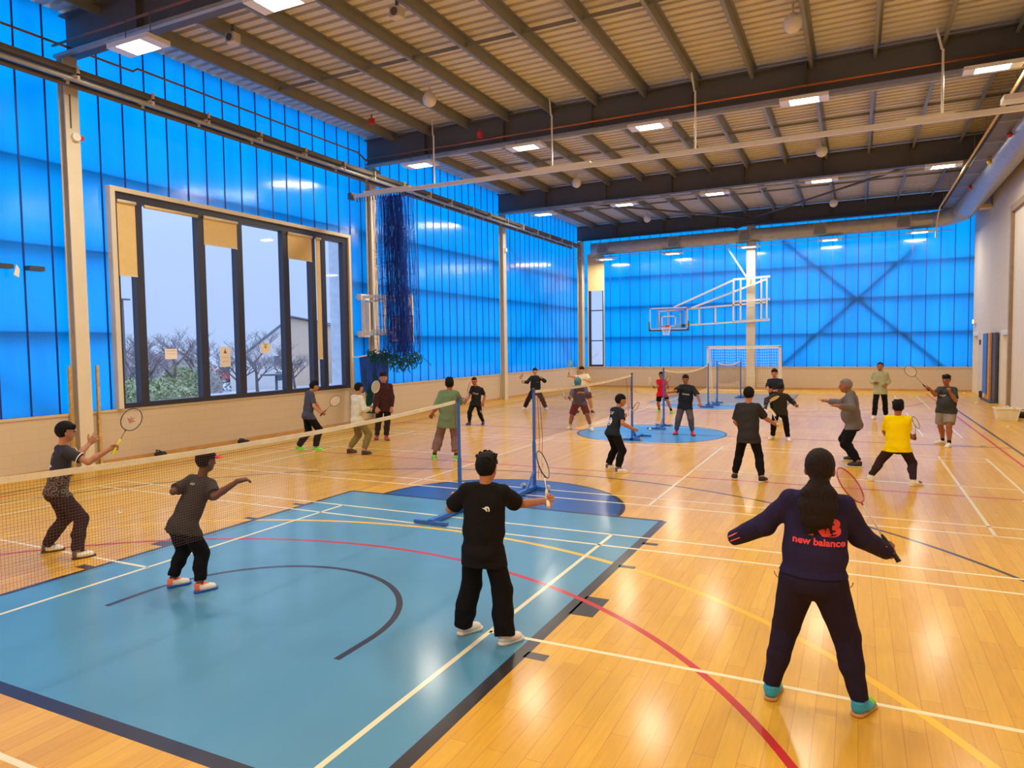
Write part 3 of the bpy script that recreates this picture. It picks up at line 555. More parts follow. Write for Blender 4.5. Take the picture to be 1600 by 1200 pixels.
# ---- bunched netting: hundreds of cords, nobody could count them
mat('net_navy',s2l(20,64,176),.8,var=(3,.2)); mat('net_green',s2l(24,84,96),.85,var=(3,.25)); mat('net_blue',s2l(28,70,160),.8,var=(3,.2))
R=random.Random(5); m=MB()
for i in range(300):
    dense=R.random()<.66
    x0=R.uniform(-7.08,-6.45) if dense else R.uniform(-7.5,-6.1); y0=13.4+R.uniform(-.12,.12)
    x1=x0+R.uniform(-.05,.12)+(.25 if x0>-6.9 else 0)*.6; zb=R.uniform(1.95,2.15)
    if x0<-7.3: zb=2.0
    pts=[]
    for k in range(9):
        t=k/8; pts.append((x0+(x1-x0)*t+.03*math.sin(7*t+i),y0+.05*math.sin(5*t+i*1.7),6.34+(zb-6.34)*t))
    m.tube(pts,R.uniform(.0028,.006),3,cap=False)
ncurt=empty('divider_net',(-7.1,13.4,6.4),label='dark blue divider net gathered and hanging beside the wall basketball hoop',cat='net'); c=(-7.1,13.4,6.4)
tag(m.build('net_cords','net_navy',ncurt,loc=c),kind='stuff')
m=MB()
for z in [6.3-.11*i for i in range(39)]:
    for k in range(4):
        x=R.uniform(-7.5,-6.5); m.tube([(x+j*.09,13.4+R.uniform(-.15,.15),z+R.uniform(-.05,.05)) for j in range(6)],.004,3,cap=False)
tag(m.build('net_meshes','net_navy',ncurt,loc=c),kind='stuff')
m=MB()
for i in range(150):
    x=R.uniform(-7.7,-6.0); z=2.05+R.uniform(-.12,.06)-.35*max(0,1-abs(x+6.6)/.5)*R.random()
    pts=[(x,13.4+R.uniform(-.1,.1),z)]
    for k in range(5): q=pts[-1]; pts.append((q[0]+R.uniform(-.09,.09),q[1]+R.uniform(-.06,.06),q[2]+R.uniform(-.12,.07)))
    m.tube(pts,R.uniform(.008,.02),4)
tag(m.build('net_tangle','net_green',ncurt,loc=c),kind='stuff')
m=MB()
for x in [-8.0+.09*i for i in range(19)]: m.tube([(x,13.4,6.40),(x+.01,13.4,6.28)],.012,6)
m.build('net_hooks','dark_rubber',ncurt,loc=c)
# net bag hanging below at the column
m=MB();R=random.Random(9)
for i in range(170):
    x0=-8.0+R.uniform(-.28,.5)*(1 if i%2 else .6); y0=13.85+R.uniform(-.12,.12); pts=[]
    for k in range(10):
        t=k/9; wv=1-.35*t; pts.append((-7.95+(x0+7.95)*wv+.04*math.sin(9*t+i),y0+.04*math.sin(6*t+i*2),1.95-1.62*t))
    m.tube(pts,R.uniform(.008,.018),3)
bag=empty('net_bag',(-7.9,13.85,1.9),label='teal bundle of netting stuffed behind the wall post under the divider net',cat='net'); c=(-7.9,13.85,1.9)
tag(m.build('net_bundle','net_green',bag,loc=c),kind='stuff')
m=MB()
for a,b,cc,d in (((-8.3,13.7,1.95),(-7.3,13.7,2.1),(-7.55,13.72,1.25),(-8.25,13.72,.9)),((-7.7,13.66,1.9),(-7.25,13.66,1.85),(-7.3,13.66,1.0),(-7.6,13.66,1.1))):
    m.add([a,b,cc,d,(a[0],a[1]+.03,a[2]),(b[0],b[1]+.03,b[2]),(cc[0],cc[1]+.03,cc[2]),(d[0],d[1]+.03,d[2])],[(0,3,2,1),(4,5,6,7),(0,1,5,4),(1,2,6,5),(2,3,7,6),(3,0,4,7)])
m.build('canvas_flap','net_blue',bag,loc=c)
MB().tube([(-8.3,13.68,1.95),(-7.3,13.68,2.1)],.02,6).tube([(-8.6,13.68,1.95),(-8.3,13.68,1.95)],.02,6).build('top_rod','white_gloss',bag,loc=c)
# ---- wall hoop on the left column
mat('board_white',s2l(226,216,216),.4); mat('board_black',s2l(30,30,50),.4); mat('hoop_red',s2l(220,60,40),.4)
e=empty('basketball_hoop',(XL,14.2,3.0),label='small white framed basketball backboard on the left wall behind the divider net',cat='basketball hoop'); c=(XL,14.2,3.0)
m=MB()
for z in (3.70,2.62):
    m.bar((-8.75,14.1,z),(-7.45,14.1,z),.09,.09); m.bar((-8.35,14.4,z-.10*(1 if z>3 else -1)),(-7.0,14.4,z-.10*(1 if z>3 else -1)),.07,.07); m.box(-8.58,-8.42,14.02,14.42,z-.09,z+.09)
for x in (-8.42,-7.68): m.bar((x,14.1,2.62),(x,14.1,3.70),.08,.08)
m.bar((-7.0,14.4,3.60),(-7.0,14.4,2.4),.06,.06); m.bar((-7.45,14.1,3.70),(-6.85,14.3,3.70),.06,.06); m.bar((-6.85,14.3,3.70),(-6.85,14.3,3.1),.06,.06)
m.bar((-8.55,14.25,3.1),(-8.3,14.25,3.1),.05,.9)
m.build('support_frame','white_gloss',e,loc=c)
MB().box(-7.49,-6.70,14.12,14.15,2.34,3.12).build('backboard','board_white',e,loc=c)
m=MB()
for a in ((-7.49,-6.70,3.08,3.12),(-7.49,-6.70,2.34,2.38),(-7.49,-7.45,2.34,3.12),(-6.74,-6.70,2.34,3.12),(-7.28,-6.9,2.86,2.90),(-7.28,-6.9,2.52,2.56),(-7.28,-7.24,2.52,2.9),(-6.94,-6.9,2.52,2.9)): m.box(a[0],a[1],14.112,14.12,a[2],a[3])
m.build('board_markings','board_black',e,loc=c)
m=MB().tube([(-7.1+.225*math.cos(t*PI/12),13.86+.225*math.sin(t*PI/12),2.48) for t in range(24)],.012,6,closed=True); m.bar((-7.1,14.12,2.48),(-7.1,14.08,2.48),.12,.08)
m.build('rim','hoop_red',e,loc=c)
# ---- far folding hoop
BX0,BX1,BY,BZ0,BZ1=-4.57,-2.70,31.60,2.90,3.97
mat('board_glass',s2l(60,150,200),.15,spec=.6); MAT['board_clear']=MAT['glass']
e=empty('basketball_hoop',(0.1,32.3,3.2),label='glass basketball backboard folded sideways on a long white truss at the far wall',cat='basketball hoop'); c=(.1,32.3,3.2)
MB().box(BX0,BX1,BY,BY+.012,BZ0,BZ1).build('backboard','board_clear',e,loc=c)
m=MB()
for a in ((BX0,BX1,BZ1-.05,BZ1),(BX0,BX1,BZ0,BZ0+.05),(BX0,BX0+.05,BZ0,BZ1),(BX1-.05,BX1,BZ0,BZ1),(-3.98,-3.28,BZ0+.62,BZ0+.67),(-3.98,-3.28,BZ0+.14,BZ0+.19),(-3.98,-3.93,BZ0+.14,BZ0+.67),(-3.33,-3.28,BZ0+.14,BZ0+.67)): m.box(a[0],a[1],BY-.006,BY,a[2],a[3])
m.build('board_lines','white_gloss',e,loc=c)
MB().box(BX0-.05,BX1+.05,BY-.03,BY+.04,BZ0-.07,BZ0).box(BX0-.05,BX0,BY-.03,BY+.04,BZ0,BZ0+.4).box(BX1,BX1+.05,BY-.03,BY+.04,BZ0,BZ0+.4).build('edge_padding','steel_dark',e,loc=c)
MB().tube([(BX1-.22,BY-.02,BZ0+.17),(BX1-.22,BY-.008,BZ0+.17)],.09,16).build('maker_badge','net_green',e,loc=c)
m=MB(); T=.07
m.bar((-4.2,BY+.2,3.80),(.85,BY+.2,4.06),T,T,(0,0,1)); m.bar((-4.2,BY+.2,3.04),(.95,BY+.2,3.24),T,T)
for x in (-4.15,-3.7,-2.85,-2.2,-1.45,-.62,-.3,.62,.86): m.bar((x,BY+.2,3.05+(x+4.2)*.039),(x,BY+.2,3.8+(x+4.2)*.05 if x<-.7 else 5.15),T,T)
for a,b in (((-3.4,BY+.1,3.98),(-.65,BY+.15,5.13)),((-2.6,BY+.3,3.92),(.82,BY+.3,5.12))): m.bar(a,b,.08,.08)
for z in (5.22,4.18,3.24): m.bar((-.66,BY+.4,z-.03),(.98,BY+.4,z+.03),.09,.09)
m.bar((-.05,BY+.35,5.25),(-.95,BY+.2,6.75),.06,.06); m.bar((.1,BY+.4,5.22),(.1,32.2,5.22),.08,.08); m.bar((.1,BY+.4,3.24),(.1,32.2,3.24),.08,.08)
for x in (-4.15,-3.1): m.bar((x,BY+.02,3.4),(x,BY+.2,3.4),.05,.6)
m.build('truss','white_gloss',e,loc=c)
HX=-3.66
m=MB().tube([(HX+.225*math.cos(t*PI/12),BY-.38+.225*math.sin(t*PI/12),3.05) for t in range(24)],.016,6,closed=True); m.box(HX-.1,HX+.1,BY-.16,BY-.01,3.0,3.12)
m.build('rim','hoop_red',e,loc=c)
m=MB()
for k in range(12):
    a=k*PI/6
    for s in (-1,1):
        pts=[]
        for j in range(5): t=j/4; r_=.225*(1-.42*t); aa=a+s*t*.8; pts.append((HX+r_*math.cos(aa),BY-.38+r_*math.sin(aa),3.04-.42*t))
        m.tube(pts,.007,4,cap=False)
m.build('hoop_net','white_gloss',e,loc=c)
# ---- goal
def gx(p): return p
gy=29.75
e=empty('football_goal',(.1,gy,0),label='white goal with a net standing in front of the far wall',cat='goal'); c=(.1,gy,0)
GX0,GX1=-1.42,1.62
m=MB().box(GX0-.04,GX0+.04,gy-.04,gy+.04,0,2.04).box(GX1-.04,GX1+.04,gy-.04,gy+.04,0,2.04).box(GX0-.04,GX1+.04,gy-.04,gy+.04,2.0,2.08); m.build('goal_frame','white_gloss',e,loc=c)
m=MB()
for x in (GX0,GX1): m.tube([(x,gy,2.0),(x,gy+.55,1.95),(x,gy+1.1,.05),(x,gy+.05,.03)],.02,6)
m.tube([(GX0,gy+.55,1.95),(GX1,gy+.55,1.95)],.015,6); m.tube([(GX0,gy+1.1,.04),(GX1,gy+1.1,.04)],.02,6); m.build('goal_stays','white_gloss',e,loc=c)
m=MB()
prof=[(gy+.04,2.02),(gy+.55,1.95),(gy+.8,1.2),(gy+.95,.6),(gy+1.1,.05)]
xs=[GX0+.1*i for i in range(int((GX1-GX0)/.1)+1)]
for x in xs: m.tube([(x,a,b) for a,b in prof],.0035,3,cap=False)
def onp(t):
    i=min(3,int(t*4));u=t*4-i;a=prof[i];b=prof[i+1];return (a[0]+(b[0]-a[0])*u,a[1]+(b[1]-a[1])*u)
for k in range(25):
    a,b=onp(k/24); m.tube([(x,a,b-.02*math.sin((x-GX0)*9)) for x in xs[::3]],.0035,3,cap=False)
for x in (GX0,GX1):
    for k in range(10): y=gy+.1*k; m.tube([(x,y,.05),(x,y,2.0-max(0,(y-gy-.5))*2.8)],.0035,3,cap=False)
    for k in range(19): z=.1+.1*k; m.tube([(x,gy,z),(x,gy+min(.9,.55+(2-z)*.28),z)],.0035,3,cap=False)
tag(m.build('goal_net','white_gloss',e,loc=c),kind='stuff')
# ---- badminton nets
mat('post_blue',s2l(44,104,186),.35,coat=.3); mat('tape_white',s2l(236,222,192),.8,bump=(60,.2)); mat('net_brown',s2l(112,80,68),.8,var=(3,.05)); mat('net_cord',s2l(150,44,70),.8); mat('wheel_grey',s2l(186,190,196),.4)
def net_post(x,y,dy,h,parent,c,full=True):
    m=MB().tube([(x,y,.05),(x,y,h*.48)],.028,12).tube([(x,y,h*.48),(x,y,h)],.021,12)
    m.build('post','post_blue',parent,loc=c,smooth=False)
    MB().tube([(x,y,h),(x,y,h+.015)],.026,12).box(x-.012,x+.012,y-.03,y+.03,h-.05,h-.01).build('post_cap','steel_dark',parent,loc=c)
    m=MB().bar((x,y-dy*.05,.045),(x,y+dy*.78,.045),.07,.05).bar((x-.24,y+dy*.76,.03),(x+.24,y+dy*.76,.03),.05,.04).bar((x-.2,y-dy*.02,.03),(x+.2,y-dy*.02,.03),.06,.045)
    m.bar((x,y,.30),(x,y+dy*.30,.06),.03,.03)
    m.build('base_frame','post_blue',parent,loc=c)
    for s in (-1,1): MB().tube([(x+s*.205,y-dy*.02-.012,.042),(x+s*.205,y-dy*.02+.03,.042)],.042,12).build('wheel','wheel_grey',parent,loc=c)
def badminton_net(x0,y0,x1,y1,h0,h1,label,sag=.03,drop=.76,step=.022,posts=(1,1),r=.0011,tag_l=None):
    c=(x0,y0,0); e=empty('badminton_net',c,label=label,cat='badminton net',group='badminton nets in a line down the hall')
    L_=math.hypot(x1-x0,y1-y0)
    def P(t,d):
        h=(h0*(1-t)+h1*t)-.02-sag*4*t*(1-t)*(1-.35*d); return (x0+(x1-x0)*t,y0+(y1-y0)*t,h-d*drop)
    t0,t1=.012,.988; n=24
    tp=[P(t0+(t1-t0)*i/n,0) for i in range(n+1)]
    m=MB();v=[]
    for p in tp: v+=[(p[0]-.004,p[1],p[2]),(p[0]+.004,p[1],p[2]),(p[0]+.004,p[1],p[2]-.042),(p[0]-.004,p[1],p[2]-.042)]
    f=[]
    for i in range(n):
        k=4*i
        for j in range(4): f.append((k+j,k+(j+1)%4,k+4+(j+1)%4,k+4+j))
    f+=[(0,3,2,1),(4*n,4*n+1,4*n+2,4*n+3)]
    m.add(v,f).build('tape','tape_white',e,loc=c)
    m=MB(); nn=int(L_/step)
    for i in range(nn+1):
        t=t0+(t1-t0)*i/nn; a=P(t,.05); b=P(t,1); m.tube([a,b],r,3,cap=False)
    for k in range(int(drop/step)+1):
        d=.05+.95*k/int(drop/step); m.tube([P(t0+(t1-t0)*i/12,d) for i in range(13)],r,3,cap=False)
    tag(m.build('mesh','net_brown',e,loc=c),kind='stuff')
    for t,tt in ((0.0,t0),(1.0,t1)): MB().tube([P(t,.03),P(tt,0),P(tt,1),P(t,1)],.004,5).build('side_cord','net_cord',e,loc=c)
    if posts[0]: net_post(x0,y0,-1,h0,e,c)
    if posts[1]: net_post(x1,y1,posts[1],h1,e,c)
    return e
badminton_net(-.16,-1.7,-.16,5.45,1.54,1.53,'nearest badminton net, entering the photo at the left edge',sag=.105,posts=(1,-.95),r=.00075)
badminton_net(.16,7.16,-.03,13.05,1.55,1.54,'second badminton net with blue posts, ahead of the boy in black',sag=.05,r=.0009)
badminton_net(-.04,16.05,.03,21.98,1.55,1.50,'third badminton net, behind the player in grey trousers',sag=.14,r=.0012,step=.03)
badminton_net(0,23.9,.45,26.6,1.53,1.53,'short farthest badminton net standing before the goal',sag=.12,r=.0014,step=.035)
# loose cords hanging at the posts
m=MB()
for dx in (.0,.12): m.tube([(.14-dx*.2,7.35+dx,1.5),(.1,7.5+dx,.75),(.12,7.4+dx,.12)],.004,5)
tag(m.build('tie_cord','net_cord',loc=(.14,7.4,1.5)),'thin red cord hanging beside the near post of the second net','cord')
m=MB().tube([(-.03,12.6,1.5),(-.02,12.7,.9),(-.04,12.8,.6),(-.05,12.95,.9),(-.03,13.0,1.4)],.004,5)
tag(m.build('tie_cord','net_cord',loc=(-.03,12.8,1.5)),'looped red cord hanging at the far post of the second net','cord')
# ---- things along the right wall
mat('sign_green',s2l(190,235,205),.4,emit=(.75,1,.85),es=3)
e=empty('exit_sign',(XR-.03,32.0,2.95),label='small glowing exit sign above the corner door',cat='exit sign'); c=(XR-.03,32.0,2.95)
MB().box(XR-.09,XR-.001,31.8,32.2,2.86,3.04).build('sign_case','white_paint',e,loc=c); MB().box(XR-.094,XR-.09,31.83,32.17,2.88,3.02).build('sign_face','sign_green',e,loc=c)
tag(MB().box(XR-.03,XR-.001,30.5,30.7,2.0,2.2).build('wall_switch','dark_rubber',loc=(XR-.01,30.6,2.1)),'small black box on the right wall between the door and the folded mats','wall box')
e=empty('folded_table',(XR-.2,27.6,0),label='tall folded table leaning upright against the right wall',cat='folded table'); c=(XR-.2,27.6,0)
mat('mat_blue',s2l(60,120,190),.6);mat('wood_tan',s2l(206,146,84),.6)
MB().box(8.78,8.81,27.6,28.4,.25,2.42).build('board','mat_blue',e,loc=c); MB().box(8.82,8.88,27.2,28.2,.061,2.44).build('board','wood_tan',e,loc=c); MB().box(8.89,8.97,26.5,27.9,.061,2.44).build('board','steel_dark',e,loc=c)
MB().box(8.74,8.97,26.4,28.5,0,.06).box(8.70,8.80,28.41,28.55,.06,.3).build('trolley_base','steel_dark',e,loc=c)
e=empty('shuttle_tub',(8.28,20.5,0),label='white plastic tub of shuttlecocks on the floor by the right wall',cat='tub'); c=(8.28,20.5,0)
mat('tub_plastic',s2l(236,228,196),.4); mat('feather',s2l(246,244,232),.7,var=(3,.02)); mat('cork',s2l(236,226,206),.7)
m=MB(); 
def ring(z,hx,hy): return [(8.28-hx,20.5-hy,z),(8.28+hx,20.5-hy,z),(8.28+hx,20.5+hy,z),(8.28-hx,20.5+hy,z)]
v=ring(.0,.22,.20)+ring(.33,.28,.26)+ring(.33,.265,.245)+ring(.015,.205,.185); f=[(0,3,2,1),(12,13,14,15)]
for k in range(4):
    j=(k+1)%4; f+=[(k,j,4+j,4+k),(4+k,4+j,8+j,8+k),(8+k,8+j,12+j,12+k)]
m.add(v,f).build('tub','tub_plastic',e,loc=c); MB().box(7.985,8.575,20.22,20.24,.31,.34).box(7.985,8.575,20.76,20.78,.31,.34).box(7.985,8.005,20.24,20.76,.31,.34).box(8.555,8.575,20.24,20.76,.31,.34).build('rim','tub_plastic',e,loc=c)
def shuttle(p,d,label,group,floor_=True):
    p=Vector(p);d=Vector(d).normalized(); a=d.orthogonal().normalized(); b=d.cross(a)
    e=empty('shuttlecock',p,label=label,cat='shuttlecock',group=group)
    m=MB().tube([p,p+d*.012,p+d*.022],[.008,.0125,.013],12); m.build('cork_tip','cork',e,smooth=True,loc=p)
    m=MB()
    for k in range(16):
        t=2*PI*k/16; u=a*math.cos(t)+b*math.sin(t); s=a*-math.sin(t)+b*math.cos(t)
        q0=p+d*.02+u*.011; q1=p+d*.05+u*.020; q2=p+d*.085+u*.033; m.tube([q0,q2],.0008,3,cap=False)
        m.add([q1-s*.004,q2-s*.0075,q2+s*.0075,q1+s*.004,q1-s*.004+u*.0007,q2-s*.0075+u*.0007,q2+s*.0075+u*.0007,q1+s*.004+u*.0007],[(0,1,2,3),(7,6,5,4),(0,3,7,4),(1,5,6,2),(0,4,5,1),(3,2,6,7)])
    m.build('feather_skirt','feather',e,loc=p); return e
R=random.Random(3)
for i in range(26):
    shuttle((8.28+R.uniform(-.17,.17),20.5+R.uniform(-.15,.15),.19+R.uniform(0,.12)),(R.uniform(-1,1),R.uniform(-1,1),R.uniform(-.6,.9)),'feather shuttlecock heaped in the white tub','shuttlecocks heaped in the tub')
for (x,y,l) in ((7.25,29.6,'white shuttlecock on the floor behind the boy in grey shorts'),(8.25,25.8,'shuttlecock on the floor left of the folded table'),(-.1,14.95,'white shuttlecock on the blue centre circle'),(8.05,18.6,'shuttlecock on the floor in front of the white tub'),(-4.5,3.65,'dark shuttlecock on the floor behind the nearest net'),(7.0,14.6,'feather shuttlecock on the floor at the feet of the boy in grey shorts'),(8.5,30.8,'shuttlecock on the floor near the corner door'),(6.6,8.8,'shuttlecock lying on the empty floor at right')):
    a=R.uniform(0,6.28); shuttle((x,y,.03),(math.cos(a),math.sin(a),.1),l,'shuttlecocks lying on the floor')
# bags and clothes at the wall
mat('bag_black',s2l(34,32,36),.8,bump=(30,.3)); mat('bag_brown',s2l(70,48,42),.85,bump=(30,.3)); mat('zip_grey',s2l(120,116,110),.5)
def bag(x,y,lx,ly,h,label,m_='bag_black',seed=1,cat='bag'):
    e=empty('sports_bag',(x,y,0),label=label,cat=cat); c=(x,y,0); m=MB(); n=22;k=12
    for i in range(k+1):
        t=i/k; s_=math.sin(PI*min(1,max(0,t))) ; 
    v=[];f=[]
    for i in range(k+1):
        t=-1+2*i/k; w_=(1-abs(t)**3.2)**.5
        for j in range(n):
            a=2*PI*j/n; q=(abs(math.cos(a))**.7*math.copysign(1,math.cos(a)),abs(math.sin(a))**.7*math.copysign(1,math.sin(a)))
            nz=noise.noise(Vector((i*.5+seed*9,q[0]*1.5,q[1]*1.5)))*.16
            v.append((x+t*lx/2,y+q[0]*ly/2*w_*(1+nz),h/2+q[1]*h/2*w_*(1+nz)*.99))
    for i in range(k):
        for j in range(n): f.append((i*n+j,i*n+(j+1)%n,(i+1)*n+(j+1)%n,(i+1)*n+j))
    m.add(v,f).build('bag_body',m_,e,smooth=True,loc=c)
    MB().tube([(x-lx*.28,y-.02,h*.86),(x-lx*.2,y-.06,h*1.25),(x+lx*.2,y-.06,h*1.25),(x+lx*.28,y-.02,h*.86)],.012,6).build('carry_handle',m_,e,smooth=True,loc=c)
    MB().tube([(x-lx*.36,y,h*.93),(x,y,h*.985),(x+lx*.36,y,h*.93)],.006,5).build('zip','zip_grey',e,loc=c); return e
bag(8.72,18.9,.5,.35,.28,'black sports bag on the floor right of the white tub',seed=3)
bag(8.72,21.3,.45,.3,.18,'black bag slumped at the right wall behind the tub',seed=5)
bag(8.45,16.5,.55,.3,.14,'flat black jacket lying on the floor at the right edge','bag_black',6,'jacket')
bag(-8.35,7.2,.26,.2,.13,'small black bag on the floor under the left end of the big window',seed=7)
bag(-8.35,9.4,.3,.2,.10,'small dark pouch on the floor below the middle of the big window',seed=9)
bag(-8.1,5.0,.5,.35,.14,'brown clothing heap on the floor by the left wall','bag_brown',8,'clothes')
# wall brackets on the left blue wall and alarm on the column
for y,l in ((4.5,'dark wall bracket with a white tag on the left blue wall'),(5.02,'short dark wall bracket next to the left column')):
    e=empty('wall_bracket',(XL,y,3.7),label=l,cat='bracket'); c=(XL,y,3.7)
    MB().box(XL-.03,XL+.12,y-.14,y+.12,3.66,3.74).build('bracket_arm','steel_dark',e,loc=c)
    if y<4.8: MB().extr([(0,.06),(.05,-.02),(.03,-.16),(-.05,-.12)],(XL+.1,y+.17,3.68),(0,1,0),(0,0,1),(1,0,0),.01).build('hanging_tag','white_paint',e,loc=c)
e=empty('alarm_bell',(XL+.23,5.74,6.15),label='small round alarm bell on the left cream column',cat='alarm'); c=(XL+.23,5.74,6.15)
MB().tube([(XL+.222,5.72,6.15),(XL+.30,5.72,6.15)],.075,16).build('bell','white_paint',e,loc=c); MB().tube([(XL+.235,5.66,6.3),(XL+.235,5.66,6.9)],.012,6).build('cable','steel_grey',e,loc=c); MB().box(XL+.222,XL+.26,5.80,5.88,6.12,6.2).build('sounder_box','red_plastic',e,loc=c)
e=empty('alarm_bell',(XL+.34,23.35,6.15),label='small alarm bell on the third cream column',cat='alarm'); c=(XL+.34,23.35,6.15); MB().box(XL+.222,XL+.31,23.28,23.42,6.05,6.2).build('bell','white_paint',e,loc=c)
e=empty('projector_box',(XL+.55,14.2,7.35),label='small grey projector box above the left cable tray at the second beam',cat='projector'); c=(XL+.55,14.2,7.35); MB().box(XL+.4,XL+.75,13.95,14.3,7.2,7.32).build('case','galvanised',e,loc=c,bevel=.01); MB().bar((XL+.5,14.1,7.32),(XL+.3,14.1,7.7),.02,.02).build('arm','galvanised',e,loc=c)
# two guard strips beside the first column
mat('guard_tan',s2l(206,170,104),.6,var=(14,.25)); 
for y in (5.52,6.05): tag(MB().bar((XL+.06,y,.0),(XL+.06,y,1.95),.05,.05).build('edge_guard','guard_tan',loc=(XL+.06,y,0)),'worn tan edge guard %s of the left cream column'%('on the left side' if y<5.7 else 'on the right side'),'edge guard')
